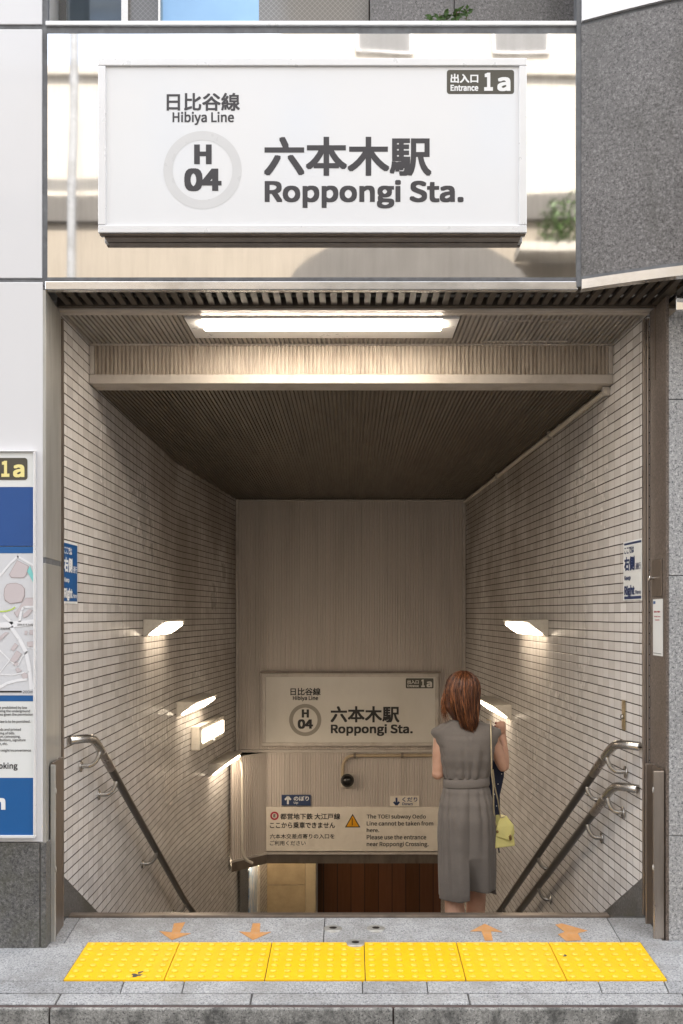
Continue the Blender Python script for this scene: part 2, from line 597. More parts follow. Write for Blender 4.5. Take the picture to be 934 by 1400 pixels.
def put_text(mb, s, o, ux, uy, w_, h_, m=0, bold=0.0, res=4):
    """fit s in a w x h box whose lower left corner is o; ux, uy unit vectors. w_ or h_ may be None (keep aspect)"""
    vs, fs = glyphs(s, 0, res)
    if not vs:
        return
    x0 = min(v[0] for v in vs)
    x1 = max(v[0] for v in vs)
    y0 = min(v[1] for v in vs)
    y1 = max(v[1] for v in vs)
    sx = w_ / (x1 - x0) if w_ else None
    sy = h_ / (y1 - y0) if h_ else None
    sx = sx or sy
    sy = sy or sx
    o, ux, uy = Vector(o), Vector(ux), Vector(uy)
    # heavier weights: the outline laid several times, each copy a hair further out
    x0, x1, y0, y1 = x0 - bold, x1 + bold, y0 - bold, y1 + bold
    sx = w_ / (x1 - x0) if w_ else None
    sy = h_ / (y1 - y0) if h_ else None
    sx = sx or sy
    sy = sy or sx
    nrm = ux.cross(uy)
    nsh = 1 if bold == 0 else 9
    for q in range(nsh):
        dx = dy = 0
        if q:
            dx, dy = ((1, 0), (-1, 0), (0, 1), (0, -1), (1, 1), (-1, 1), (1, -1), (-1, -1))[q - 1]
            dx, dy = dx * bold, dy * bold
        mb.add([o + ux * ((v[0] - x0 + dx) * sx) + uy * ((v[1] - y0 + dy) * sy) + nrm * (.00005 * q) for v in vs], fs, m)


def px_text(mb, s, box, Y, m=0, bold=0.0, res=4):
    """box = photograph pixels (x0, y0, x1, y1) on the plane at depth Y"""
    a = at(box[0], box[3], Y)
    b = at(box[2], box[1], Y)
    put_text(mb, s, a, (1, 0, 0), (0, 0, 1), b.x - a.x, b.z - a.z, m, bold, res)


def ring(mb, c, r0, r1, ux, uy, m=0, seg=48):
    c, ux, uy = Vector(c), Vector(ux), Vector(uy)
    vs, fs = [], []
    for k in range(seg):
        a = 2 * math.pi * k / seg
        d_ = ux * math.cos(a) + uy * math.sin(a)
        vs += [c + d_ * r0, c + d_ * r1]
    for k in range(seg):
        k2 = (k + 1) % seg
        fs.append((2 * k, 2 * k + 1, 2 * k2 + 1, 2 * k2))
    mb.add(vs, fs, m)


def rrect(mb, x0, x1, z0, z1, Y, r, m=0, thick=.003, fr=None):
    """rounded plate facing -Y"""
    pts = []
    for cx_, cz_, a0 in ((x1 - r, z1 - r, 0), (x0 + r, z1 - r, 90), (x0 + r, z0 + r, 180), (x1 - r, z0 + r, 270)):
        for k in range(5):
            a = R(a0 + 22.5 * k)
            pts.append(Vector((cx_ + r * math.cos(a), Y, cz_ + r * math.sin(a))))
    mb.prism(pts, (0, 0, 0), (0, thick, 0), m)


EX, EZ = (1, 0, 0), (0, 0, 1)

# ------------------------------------------------------------------ ground, road, pavements
g = MB()
g.box(-300, 300, -400, 3.76, -.60, -.235)
struct(g.build('road', M['asphalt']))

# paving: granite slabs over a dark bed
bed = MB()
for (a, b_) in ((3.80, 3.88), (3.88, 3.95), (3.95, 4.32), (4.32, 4.60)):
    bed.prism([(-60, a, zg(a) - .006), (-60, b_, zg(b_) - .006), (-60, b_, -.5), (-60, a, -.5)], (0, 0, 0), (120, 0, 0))
bo = bed.build('pavement', M['grout'])
struct(bo)


def slab(mb, x0, x1, y0, y1, m=0, gap=.004, sk0=0, sk1=0, lift=0):
    a, b_ = y0 + gap / 2, y1 - gap / 2
    g2 = gap / 2
    top = [(x0 + g2, a, zg(a) + lift), (x1 - g2, a, zg(a) + lift), (x1 - g2 + sk1, b_, zg(b_) + lift), (x0 + g2 + sk0, b_, zg(b_) + lift)]
    mb.prism(top, (0, 0, -.03), (0, 0, 0), m)


TX0, TX1 = -1.142, 1.2555
TW = (TX1 - TX0) / 6
sb = MB()
# strip between tactile row and threshold
xs = [-1.31, -1.245, -.19 + .07, 1.175, 1.36]
for i in range(len(xs) - 1):
    slab(sb, xs[i], xs[i + 1], 4.32, 4.575, [1, 0, 0, 1][i])
# sides of the tactile row and in front of the piers
slab(sb, -3.2, -2.2, 3.95, 4.275)
slab(sb, -2.2, TX0, 3.95, 4.275)
slab(sb, -1.31, TX0, 4.275, 4.32, 0)
slab(sb, TX1, 2.1, 3.95, 4.345)
slab(sb, 2.1, 3.2, 3.95, 4.345)
# row in front of the tactile tiles
xs = [-3.2, -1.40, -.90 + .0, -.66, .045 + .0, .30, .98, 1.24, 3.2]
for i in range(len(xs) - 1):
    slab(sb, xs[i], xs[i + 1], 3.88, 3.95, [0, 1, 0, 0, 1, 0, 0, 1][i])
so_ = sb.build('paving_slabs', [M['granite_pave'], M['granite_pave2']], bo, bevel=.0015)

# kerb: upper stones, dark joint band and rough front stones
kb = MB()
xs = [-3.2, -2.0, -1.13, .135 - .52 + .0, .455, 1.29, 3.2]
for i in range(len(xs) - 1):
    a, b_ = 3.803, 3.878
    kb.prism([(xs[i] + .003, a, zg(a) + .0005), (xs[i + 1] - .003, a, zg(a) + .0005), (xs[i + 1] - .003, b_, zg(b_) + .0005), (xs[i] + .003, b_, zg(b_) + .0005)], (0, 0, -.05), (0, 0, 0), 0)
kb.box(-60, 60, 3.778, 3.80, -.30, -.100, 1)
xs = [-3.2, -2.4, -1.14, .16, 1.27, 2.6, 3.4]
for i in range(len(xs) - 1):
    kb.box(xs[i] + .003, xs[i + 1] - .003, 3.757, 3.7775, -.30, -.0985, 2)
kb.box(-60, -3.2, 3.757, 3.7775, -.30, -.0985, 2)
kb.box(3.4, 60, 3.757, 3.7775, -.30, -.0985, 2)
struct(kb.build('kerb', [M['granite_pave'], M['rust'], M['granite_kerb']], bevel=.006))

# far pavement across the street
fp_ = MB()
fp_.box(-60, 60, -9.0, -6.0, -.4, -.09)
struct(fp_.build('far_pavement', M['granite_pave2']))

# tactile tiles, each a thing
tlab = ['yellow tactile tile at the left end of the row, with a dark smear',
        'yellow tactile tile, second from the left, below the two left orange arrows',
        'yellow tactile tile, third from the left, left of the floor socket it touches',
        'yellow tactile tile, third from the right, right of the floor socket',
        'yellow tactile tile, second from the right, below the straighter orange arrow',
        'yellow tactile tile at the right end of the row, with a small dark spot']


def lift_at(Y):
    return zg(Y) + .004


for i in range(6):
    x0, x1 = TX0 + i * TW, TX0 + (i + 1) * TW
    xc, yc = (x0 + x1) / 2, 4.135
    t = thing('tactile_tile', tlab[i], 'tactile tile', (xc, yc, zg(yc)), 'yellow tactile tiles in front of the stairs')
    b_ = MB()
    slab(b_, x0, x1, 3.95, 4.32, 0, .004, lift=.004)
    s = b_
    for a in range(7):
        for c in range(7):
            X = x0 + TW * (a + .5) / 7 + random.uniform(-.0008, .0008)
            Y = 3.95 + .37 * (c + .5) / 7
            s.lathe((X, Y, lift_at(Y) - .001), [(.0135, 0), (.0126, .0048), (.0092, .0070), (.003, .0076)], 14, 1)
    s.build('plate', [M['yellow'], M['yellow_stud']], t)
    if i == 0:
        sm = MB()
        Y = 3.99
        pts = []
        for k in range(26):
            a = 2 * math.pi * k / 26
            r = .013 + .006 * math.sin(3 * a + 1) + .004 * random.random()
            pts.append((-.86 + 1.35 * r * math.cos(a), Y + .9 * r * math.sin(a), lift_at(Y + .9 * r * math.sin(a)) + .0008))
        sm.add(pts, [list(range(26))])
        sm.add([(-.86, Y + .03, lift_at(Y + .03) + .001), (-.83, Y + .045, lift_at(Y + .045) + .001), (-.855, Y + .01, lift_at(Y + .01) + .001)], [(0, 1, 2)])
        sm.build('smear', M['grout'], t)
    if i == 5:
        sm = MB()
        pts = [(.895 + .011 * math.cos(2 * math.pi * k / 14), 4.18 + .011 * math.sin(2 * math.pi * k / 14), lift_at(4.18 + .011 * math.sin(2 * math.pi * k / 14)) + .0009) for k in range(14)]
        sm.add(pts, [list(range(14))])
        sm.build('smear', M['grout'], t)

# orange arrows stuck on the threshold strip
alab = [('worn orange arrow sticker pointing to the street, nearest the left jamb', 241, -1, .12),
        ('worn orange arrow sticker pointing to the street, second from the left jamb', 349, -1, .06),
        ('orange arrow sticker pointing down the stairs, straight and complete', 665, 1, .0),
        ('orange arrow sticker pointing down the stairs, with a crooked torn head', 778, 1, .3)]
for lab, px, dr, rot in alab:
    Yc = 4.425
    c = at(px, 1276, Yc)
    pts = [(-.018, -.09), (.018, -.09), (.022, .005), (.075, -.004), (.004, .085), (-.075, .004), (-.022, .005)]
    if rot == .3:
        pts = [(-.045, -.09), (.03, -.09), (.035, -.02), (.09, .0), (-.005, .09), (-.04, .08), (-.02, .0), (-.06, -.02)]
    if px == 241:
        pts = [(-.03, -.10), (.022, -.09), (.02, .005), (.08, -.01), (.01, .085), (-.07, .02), (-.018, .012)]
    b_ = MB()
    vs = []
    for x, y in pts:
        x *= .95
        y *= dr * .95
        if dr < 0:
            x = -x
        X = c.x + x * math.cos(rot * .4) - y * math.sin(rot * .4)
        Y = Yc + x * math.sin(rot * .4) + y * math.cos(rot * .4)
        vs.append((X, Y, zg(Y) + .0012))
    cen = (c.x, Yc, zg(Yc) + .0012)
    b_.prism(vs, (0, 0, 0), (0, 0, .0012))
    o = b_.build('arrow_sticker', M['orange'], origin=cen)
    tag(o, lab, 'arrow sticker', 'orange arrow stickers on the threshold')

# floor sockets
for px, py, lab in ((455.5, 1270, 'round steel floor socket beside the slab joint, on its left'), (514, 1270, 'round steel floor socket on the threshold strip, right of the slab joint'),
                    (486, 1294, 'round steel floor socket cut into the back edge of the yellow tiles')):
    Y = {1270: 4.46, 1294: 4.305}[py]
    X = (px - CX) * Y / F
    t = thing('floor_socket', lab, 'floor socket', (X, Y, zg(Y)), 'round sockets in the threshold')
    up_s = .0055 if py == 1294 else 0.0
    b_ = MB()
    b_.lathe((X, Y, zg(Y) - .02 + up_s), [(.040, 0), (.040, .0238), (.037, .0248)], 32)
    b_.build('rim', M['jamb'], t)
    b_ = MB()
    b_.lathe((X, Y, zg(Y) - .01 + up_s), [(.017, 0), (.017, .0152), (.012, .0155)], 24)
    b_.build('hole_cover', M['black_plastic'], t)

# threshold strip
b_ = MB()
b_.box(-1.30, 1.19, 4.577, 4.625, -.03, .006)
tag(b_.build('threshold_strip', M['bronze'], bevel=.003, origin=(0, 4.6, 0)), 'dark bronze metal strip along the top edge of the stairs', 'threshold')

# stairs
RISE, RUN, Y0S = .165, .287, 4.625
st = MB()
n = 20
for i in range(1, n + 1):
    y0 = Y0S + (i - 1) * RUN
    st.box(-1.40, 1.40, y0, y0 + RUN if i < n else 12.6, -RISE * i - .6, -RISE * i)
struct(st.build('stairs', M['granite_pave2']))


# ------------------------------------------------------------------ tiled side walls
def xl(Y):
    if Y < 7.5:
        return -1.341 - .006 * (Y - 4.6)
    k = .0897
    if Y < 8.0:
        s = (Y - 7.5)
        return -1.3584 + k * s * s / 1.0
    return -1.3584 + k * .25 + k * (Y - 8.0)


def xr(Y):
    return 1.368 - .0403 * (Y - 4.6)


YB = 9.98


def skz(Y):
    return .19 - .56 * (Y - 4.6)


def side_wall(sgn, fx, label):
    t = thing('tiled_wall', label, 'wall', (fx(4.6), 4.6, 0))
    ys = [4.6, 5.0, 5.5, 6, 6.5, 7, 7.4] + [7.5 + .05 * k for k in range(11)] + [8.2, 8.6, 9, 9.5, 10.0, 11.9]
    m_ = MB()
    vs, fs = [], []
    th = .2 * sgn
    for Y in ys:
        x = fx(Y)
        zt = 2.84
        vs += [(x, Y, -3.4), (x, Y, zt), (x + th, Y, zt), (x + th, Y, -3.4)]
    for i in range(len(ys) - 1):
        a, b2 = 4 * i, 4 * (i + 1)
        for k in range(4):
            k2 = (k + 1) % 4
            fs.append((a + k, a + k2, b2 + k2, b2 + k))
    e = 4 * (len(ys) - 1)
    fs += [(0, 1, 2, 3), (e, e + 1, e + 2, e + 3)]
    m_.add(vs, fs)
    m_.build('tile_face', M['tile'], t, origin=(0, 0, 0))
    s = MB()
    q = -.004 * sgn
    vs, fs = [], []
    ys2 = [4.602, 5.5, 6.5, 7.4, 7.6, 7.8, 8.0, 9, 9.9]
    for Y in ys2:
        x = fx(Y) + q
        vs += [(x, Y, skz(Y)), (x, Y, skz(Y) - .8), (x - 3 * q, Y, skz(Y) - .8), (x - 3 * q, Y, skz(Y))]
    for i in range(len(ys2) - 1):
        a, b2 = 4 * i, 4 * (i + 1)
        for k in range(4):
            k2 = (k + 1) % 4
            fs.append((a + k, a + k2, b2 + k2, b2 + k))
    e = 4 * (len(ys2) - 1)
    fs += [(0, 1, 2, 3), (e, e + 1, e + 2, e + 3)]
    s.add(vs, fs)
    s.build('skirting', M['granite_dark'], t, origin=(0, 0, 0))
    return t


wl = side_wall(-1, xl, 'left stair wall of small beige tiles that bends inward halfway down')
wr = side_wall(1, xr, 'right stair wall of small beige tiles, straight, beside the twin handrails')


# ------------------------------------------------------------------ ribbed cladding
def ribs(mb, p0, du, dv, length_u, length_v, nrm, pitch=.023, depth=.008, duty=.62, m=0):
    """ribbed sheet: profile along du, extruded along dv, ribs towards nrm"""
    p0, du, dv, nrm = Vector(p0), Vector(du).normalized(), Vector(dv), Vector(nrm)
    n_ = int(round(length_u / pitch))
    pitch = length_u / n_
    prof = []
    for i in range(n_):
        u = i * pitch
        e = pitch * (1 - duty) / 2
        s_ = pitch * .06
        prof += [(u + e - s_, 0), (u + e + s_, depth), (u + pitch - e - s_, depth), (u + pitch - e + s_, 0)]
    prof = [(0, 0)] + prof + [(length_u, 0)]
    vs = []
    for u, h in prof:
        a = p0 + du * u + nrm * h
        vs += [a, a + dv * length_v]
    fs = [(2 * i, 2 * i + 1, 2 * i + 3, 2 * i + 2) for i in range(len(prof) - 1)]
    # backing slab
    mb.add(vs, fs, m)
    a, b2 = p0 - nrm * .02, p0 + du * length_u - nrm * .02
    mb.add([a, b2, b2 + dv * length_v, a + dv * length_v], [(0, 1, 2, 3)], m)


ZS = CAMZ + 1.397                    # soffit
YBM = 5.115                          # beam front
ZC0, ZC1 = CAMZ + 1.19, CAMZ + 1.152   # inner ceiling front / back
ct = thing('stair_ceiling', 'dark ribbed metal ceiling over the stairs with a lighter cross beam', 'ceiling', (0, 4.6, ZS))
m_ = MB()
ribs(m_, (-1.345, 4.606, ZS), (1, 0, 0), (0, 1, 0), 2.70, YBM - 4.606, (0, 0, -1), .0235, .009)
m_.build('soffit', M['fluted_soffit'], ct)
m_ = MB()
m_.box(-1.345, 1.368, 4.56, 4.605, ZS - .014, ZS + .03)
m_.box(-1.345, 1.368, 4.535, 4.558, ZS - .012, ZS + .03)
m_.build('header_trim', M['trim'], ct, bevel=.002)
XB0, XB1 = xl(YBM) + .001, xr(YBM) - .001
m_ = MB()
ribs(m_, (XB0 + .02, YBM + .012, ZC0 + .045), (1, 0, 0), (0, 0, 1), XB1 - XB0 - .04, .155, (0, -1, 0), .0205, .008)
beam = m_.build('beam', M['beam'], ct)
m_ = MB()
m_.box(XB0, XB1, YBM - .004, YBM + .16, ZC0 - .004, ZC0 + .043)
m_.box(XB0, XB1, YBM - .002, YBM + .03, ZC0 + .193, ZS)
m_.box(XB0, XB0 + .022, YBM - .003, YBM + .03, ZC0 + .045, ZC0 + .191)
m_.box(XB1 - .022, XB1, YBM - .003, YBM + .03, ZC0 + .045, ZC0 + .191)
m_.build('beam_trim', M['trim'], beam, bevel=.003)
beam['label'] = 'lamp lit ribbed front of the cross beam'
m_ = MB()
p0 = Vector((XB0 - .02, YBM + .15, ZC0 + .012))
p1 = Vector((XB0 - .02, YB + .02, ZC1 + .012))
dv = (p1 - p0)
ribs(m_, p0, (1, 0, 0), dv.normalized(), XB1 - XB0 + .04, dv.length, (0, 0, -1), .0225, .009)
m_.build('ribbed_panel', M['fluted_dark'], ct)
# maintenance hatch edges in the soffit
m_ = MB()
for (x0, x1, y0, y1) in ((.66, 1.10, 5.055, 5.068), (.70, .86, 4.70, 4.706), (.90, 1.05, 4.70, 4.706)):
    m_.box(x0, x1, y0, y1, ZS - .0125, ZS - .004)
m_.build('hatch_edge', M['trim'], ct)

# ------------------------------------------------------------------ end wall over the lower stairs
et = thing('end_wall', 'tall beige ribbed metal wall at the bottom of the stairs', 'wall', (0, YB, -.95))
XE0, XE1 = xl(YB) + .003, xr(YB) - .003
zsill = at(0, 1027, YB).z
m_ = MB()
ribs(m_, (XE0 + .012, YB, zsill + .02), (1, 0, 0), (0, 0, 1), XE1 - XE0 - .024, ZC1 - zsill - .02, (0, -1, 0), .026, .012, .55)
m_.build('ribbed_panel', M['fluted'], et)
m_ = MB()
m_.box(XE0, XE0 + .034, YB - .03, YB + .03, zsill - .01, ZC1 - .002)
m_.box(XE1 - .034, XE1, YB - .03, YB + .03, zsill - .01, ZC1 - .002)
m_.box(XE0 + .035, XE1 - .035, YB - .02, YB + .03, ZC1 - .022, ZC1 - .002)
m_.box(XE0 + .035, XE1 - .035, YB - .045, YB + .03, zsill - .008, zsill + .02)
m_.build('trim', M['trim'], et, bevel=.003)
# bulkhead: front face, splayed left side, lower band
zb = at(0, 1165, YB - .04).z
YBH = YB - .02
xa = at(365, 0, YBH).x
pl = at(331, 1165, 9.62)
m_ = MB()
ribs(m_, (xa, YBH, zb), (1, 0, 0), (0, 0, 1), XE1 - xa, zsill - zb - .01, (0, -1, 0), .026, .012, .55)
du = Vector((xa - (XE0 + .004), YBH - 9.62, 0))
L_ = du.length
nn = Vector((du.y, -du.x, 0)).normalized()
if nn.y > 0:
    nn = -nn
ribs(m_, (XE0 + .004, 9.62, zb), du, (0, 0, 1), L_, zsill - zb - .01, nn, .026, .012, .55)
bulk = m_.build('bulkhead', M['fluted'], et)
m_ = MB()
nb = nn * .02
for (z0, z1, off, mi) in ((zb - .022, zb, .03, 0), (zb - .115, zb - .022, .012, 1)):
    m_.prism([(XE0 + .004, 9.62, z0), (xa, YBH, z0), (XE1, YBH, z0), (XE1, YBH + .2, z0), (xa, YBH + .2, z0), (XE0 + .004, 9.82, z0)], (0, -off, 0), (0, -off, z1 - z0), mi)
m_.build('lower_band', [M['trim'], M['bronze']], bulk)

# space below the bulkhead
m_ = MB()
m_.box(-.40, 3.0, 12.0, 12.2, -3.6, -.6)
tag(m_.build('wood_wall', M['wood'], origin=(0, 12, -3.3)), 'dark red-brown panelled wall seen under the bulkhead', 'wall')
m_ = MB()
xp0, xp1 = at(358, 0, 11.8).x, at(432, 0, 11.8).x
pt = thing('stone_pillar', 'beige stone pillar beside the dark brown panelled wall', 'pillar', (xp0, 11.8, -3.3))
zj = at(0, 1210, 11.8).z
m_.box(xp0, xp1 - .125, 11.8, 11.99, zj + .003, -.6)
m_.box(xp0, xp1 - .125, 11.8, 11.99, -3.6, zj - .003)
m_.build('shaft', M['stone_beige'], pt, bevel=.003)
m_ = MB()
m_.box(xp1 - .122, xp1, 11.79, 11.99, -3.6, -.6)
m_.build('edge_stone', M['stone_beige2'], pt, bevel=.004)
# lower lobby ceiling and outer wall
m_ = MB()
m_.box(-2.6, 3.0, 9.99, 12.3, -.62, -.5)
tag(m_.build('lobby_ceiling', M['trim'], origin=(0, 11, -.62)), 'low beige ceiling behind the bulkhead at the foot of the stairs', 'ceiling')
# poster case on the left wall and its lamp
ps = thing('poster_case', 'blue and white poster in a grey frame under the bulkhead, left of the beige pillar', 'poster', (xl(10.6), 10.6, -2))
m_ = MB()
x = -1.04
m_.box(x - .09, x - .004, 10.1, 11.6, -2.9, -1.17)
m_.build('case', M['steel'], ps)
m_ = MB()
m_.box(x - .004, x + .004, 10.15, 11.0, -2.8, -1.22)
m_.build('print', M['poster'], ps)
m_ = MB()
m_.box(x - .004, x + .004, 11.05, 11.5, -2.8, -1.22)
m_.build('paper', M['poster_white'], ps)
lp = thing('lobby_lamp', 'small bright lamp above the poster, under the left end of the bulkhead', 'lamp', (-.95, 10.15, -1.16))
m_ = MB()
m_.box(-1.0, -.90, 10.16, 11.7, -1.13, -1.08)
m_.build('housing', M['lamp_body'], lp)
m_ = MB()
m_.tube([(-.95, 10.15, -1.152), (-.95, 11.6, -1.152)], .021, 12)  # length behind the bulkhead is added, unseen, to light the pillar and panelling
m_.build('diffuser', M['lobby_glow'], lp)


# ------------------------------------------------------------------ station signs
def sign_graphics(mp, Yf, ink, ringm, plate, white, parent, bold):
    """mp(px, py) -> world point; design pixels are those of the big sign"""
    def box(mb, s, bx, m=0, bo=bold):
        a, b2 = mp(bx[0], bx[3]), mp(bx[2], bx[1])
        put_text(mb, s, a, EX, EZ, b2.x - a.x, b2.z - a.z, m, bo)
    t = MB()
    for nm, rows in (('line_name', (('日比谷線', (228, 127, 328, 151.5), .35), ('Hibiya Line', (236, 152.5, 320, 171), .4))),
                     ('station_number', (('H', (265.5, 197.5, 289.5, 224.5), .95), ('04', (252, 230, 303, 261.5), .8))),
                     ('station_name', (('六本木駅', (361, 187, 590, 240.5), .42), ('Roppongi Sta.', (362, 246, 634, 285), .55)))):
        t = MB()
        for s_, bx_, k_ in rows:
            box(t, s_, bx_, 0, bold * k_)
        t.build(nm, ink, parent)
    r = MB()
    c = mp(277, 232.5)
    rs = (mp(330.5, 0) - mp(277, 0)).length
    ring(r, c, rs * .765, rs, EX, EZ)
    r.build('line_ring', ringm, parent)
    p = MB()
    a, b2 = mp(611, 128.5), mp(703, 95.5)
    rrect(p, a.x, b2.x, a.z, b2.z, a.y, (b2.x - a.x) * .04, 0, .0004)
    po = p.build('exit_plate', plate, parent)
    t = MB()
    sh = Vector((0, -.0006, 0))

    def box2(s, bx, bo):
        a_, b_2 = mp(bx[0], bx[3]), mp(bx[2], bx[1])
        put_text(t, s, a_ + sh, EX, EZ, b_2.x - a_.x, b_2.z - a_.z, 0, bo)
    box2('出入口', (616, 101, 654, 113.5), .012)
    box2('Entrance', (616, 116, 654, 124.5), .015)
    t.build('plate_lettering', white, po)
    t = MB()
    box2('1', (662, 99.5, 674, 124.3), .016)
    box2('a', (680, 105.5, 698, 124.8), .012)
    t.build('exit_number', white, po)


# big sign
YS, YPN = 4.185, 4.262
sg = thing('station_sign', 'big clean white station sign box on the polished steel panel over the entrance', 'sign', (at(427, 0, YS).x, YS, at(0, 318, YS).z))
a, b2 = at(134, 318, YS), at(720.5, 79, YS)
fw = .032
m_ = MB()
m_.box(a.x, b2.x, YS, YPN - .02, b2.z - fw, b2.z)
m_.box(a.x, b2.x, YS, YPN - .02, a.z, a.z + fw)
m_.box(a.x, a.x + fw, YS, YPN - .02, a.z + fw + .001, b2.z - fw - .001)
m_.box(b2.x - fw, b2.x, YS, YPN - .02, a.z + fw + .001, b2.z - fw - .001)
m_.build('frame', M['alu'], sg, bevel=.003)
m_ = MB()
m_.box(a.x + fw, b2.x - fw, YS + .010, YS + .02, a.z + fw, b2.z - fw)
face = simple('white_acrylic', (.75, .755, .77), .12, 0, .015, 1)
m_.build('face', face, sg)
m_ = MB()
m_.box(a.x + .004, b2.x - .004, YS + .010, YS + .03, a.z - .006, a.z - .0008)
m_.box(a.x + .02, b2.x - .02, YS + .0302, YPN + .004, a.z - .010, a.z - .0008)
m_.box(a.x + .06, b2.x - .06, YS + .045, YPN - .02, b2.z - .3, b2.z - .04)
m_.build('tray', M['bronze'], sg, bevel=.002)
sign_graphics(lambda x, y: at(x, y, YS + .0094), YS, M['text'], M['ring'], M['plate_dark'], M['white_ink'], sg, .022)

# sign at the bottom
YS2 = YB - .06


def mp2(x, y):
    return at(358.5 + (x - 134) / 586.5 * 241.5, 920.5 + (y - 79) / 239 * 99.5, YS2 - .004)


sg2 = thing('station_sign', 'smaller yellowed station sign on the ribbed wall at the bottom of the stairs', 'sign', at(479, 1020, YS2))
a, b2 = at(358.5, 1020, YS2), at(600, 920.5, YS2)
fw = .036
m_ = MB()
m_.box(a.x, b2.x, YS2 - .012, YB, b2.z - fw, b2.z)
m_.box(a.x, b2.x, YS2 - .012, YB, a.z, a.z + fw)
m_.box(a.x, a.x + fw, YS2 - .012, YB, a.z + fw + .001, b2.z - fw - .001)
m_.box(b2.x - fw, b2.x, YS2 - .012, YB, a.z + fw + .001, b2.z - fw - .001)
m_.build('frame', M['trim'], sg2, bevel=.004)
m_ = MB()
m_.box(a.x - .02, b2.x + .02, YS2 + .005, YB, b2.z + .001, b2.z + .018)
m_.build('top_ledge', M['bronze'], sg2)
m_ = MB()
m_.box(a.x + fw, b2.x - fw, YS2, YS2 + .02, a.z + fw, b2.z - fw)
m_.build('face', M['acrylic_dirty'], sg2)
sign_graphics(mp2, YS2, M['text_black'], M['ring_dirty'], M['plate_dark'], M['acrylic_dirty'], sg2, .022)

# notice board under it
YN = YBH - .03


def crop2(x, y):
    return at(320 + x / 3.113, 1075 + y / 3.113, YN)


nt_ = thing('notice_board', 'long ivory notice board with a warning triangle on the bulkhead', 'notice board', at(480, 1165, YN))
a, b2 = at(364, 1163.5, YN), at(611, 1103.5, YN)
m_ = MB()
m_.box(a.x, b2.x, YN, YBH - .008, a.z, b2.z)
m_.build('plate', M['beige_plate'], nt_, bevel=.002)
t = MB()


def nb(s, bx, m=0, bo=.006):
    p, q = crop2(bx[0], bx[3]), crop2(bx[2], bx[1])
    put_text(t, s, p - Vector((0, .002, 0)), EX, EZ, q.x - p.x, q.z - p.z, m, bo)


nb('都営地下鉄 大江戸線', (197, 115, 452, 141))
nb('ここから乗車できません', (153, 152, 430, 179))
nb('六本木交差点寄りの入口を', (153, 202, 428, 223), 0, .003)
nb('ご利用ください', (153, 231, 305, 252), 0, .003)
t.build('japanese_lettering', M['text_black'], nt_)
t = MB()
nb('The TOEI subway Oedo', (565, 119, 817, 142), 0, .006)
nb('Line cannot be taken from', (565, 148, 848, 167), 0, .006)
nb('here.', (565, 178, 618, 195), 0, .006)
nb('Please use the entrance', (565, 206, 818, 226), 0, .006)
nb('near Roppongi Crossing.', (565, 236, 828, 260), 0, .006)
t.build('english_lettering', M['text_black'], nt_)
t = MB()
nb('E', (168, 119, 177, 132), 0, .02)
t.build('mark_letter', M['text_black'], nt_)
m_ = MB()
c = crop2(172.5, 125.5) - Vector((0, .0018, 0))
ring(m_, c, .026, .042, EX, EZ)
m_.build('line_mark', M['red'], nt_)
m_ = MB()
p = [crop2(505, 117), crop2(538, 175), crop2(472, 175)]
m_.prism(p, (0, -.0012, 0), (0, .001, 0), 1)
cen = (p[0] + p[1] + p[2]) / 3
m_.prism([cen + (q - cen) * .80 for q in p], (0, -.0022, 0), (0, -.0014, 0), 0)
ex = MB()
tri = m_.build('warning_triangle', [M['amber'], M['text_black']], nt_)
put_text(ex, '!', crop2(501.5, 166) - Vector((0, .004, 0)), EX, EZ, .0095, .062 * 1.15, 0, .05)
ex.build('exclamation_mark', M['text_black'], tri)

# up and down plates
for (x0, y0, x1, y1, pm, im, jp, en, up, lab) in (
        (385, 1087, 424.8, 1101.5, 'navy_plate', 'white_ink', 'のぼり', 'Up', 1, 'small navy direction plate with a white up arrow'),
        (533.5, 1088.5, 573, 1102.5, 'beige_plate', 'navy_ink', 'くだり', 'Down', -1, 'small ivory direction plate with a dark down arrow')):
    a, b2 = at(x0, y1, YN), at(x1, y0, YN)
    t_ = thing('direction_plate', lab, 'sign', a)
    m_ = MB()
    m_.box(a.x, b2.x, YN, YBH - .008, a.z, b2.z)
    m_.build('plate', M[pm], t_, bevel=.001)
    W, H = b2.x - a.x, b2.z - a.z
    t = MB()
    oo = a - Vector((0, .002, 0))
    put_text(t, jp, oo + Vector((W * .42, 0, H * .46)), EX, EZ, W * .52, H * .44, 0, .008)
    put_text(t, en, oo + Vector((W * .42, 0, H * .12)), EX, EZ, W * (.15 if en == 'Up' else .36), H * .27, 0, .008)
    t.build('lettering', M[im], t_)
    t = MB()
    cx_, cz_ = W * .22, H * .5
    s_ = H * .36 * up
    for seg in (((0, -s_), (0, s_)), ((0, s_), (-abs(s_) * .75, s_ * .15)), ((0, s_), (abs(s_) * .75, s_ * .15))):
        (x_, z_), (x2, z2) = seg
        dv2 = Vector((x2 - x_, 0, z2 - z_)).normalized()
        nv = Vector((-dv2.z, 0, dv2.x)) * .0095
        A = oo + Vector((cx_ + x_, 0, cz_ + z_))
        B = oo + Vector((cx_ + x2, 0, cz_ + z2))
        t.add([A - nv, A + nv, B + nv, B - nv], [(0, 1, 2, 3)])
    t.build('arrow', M[im], t_)

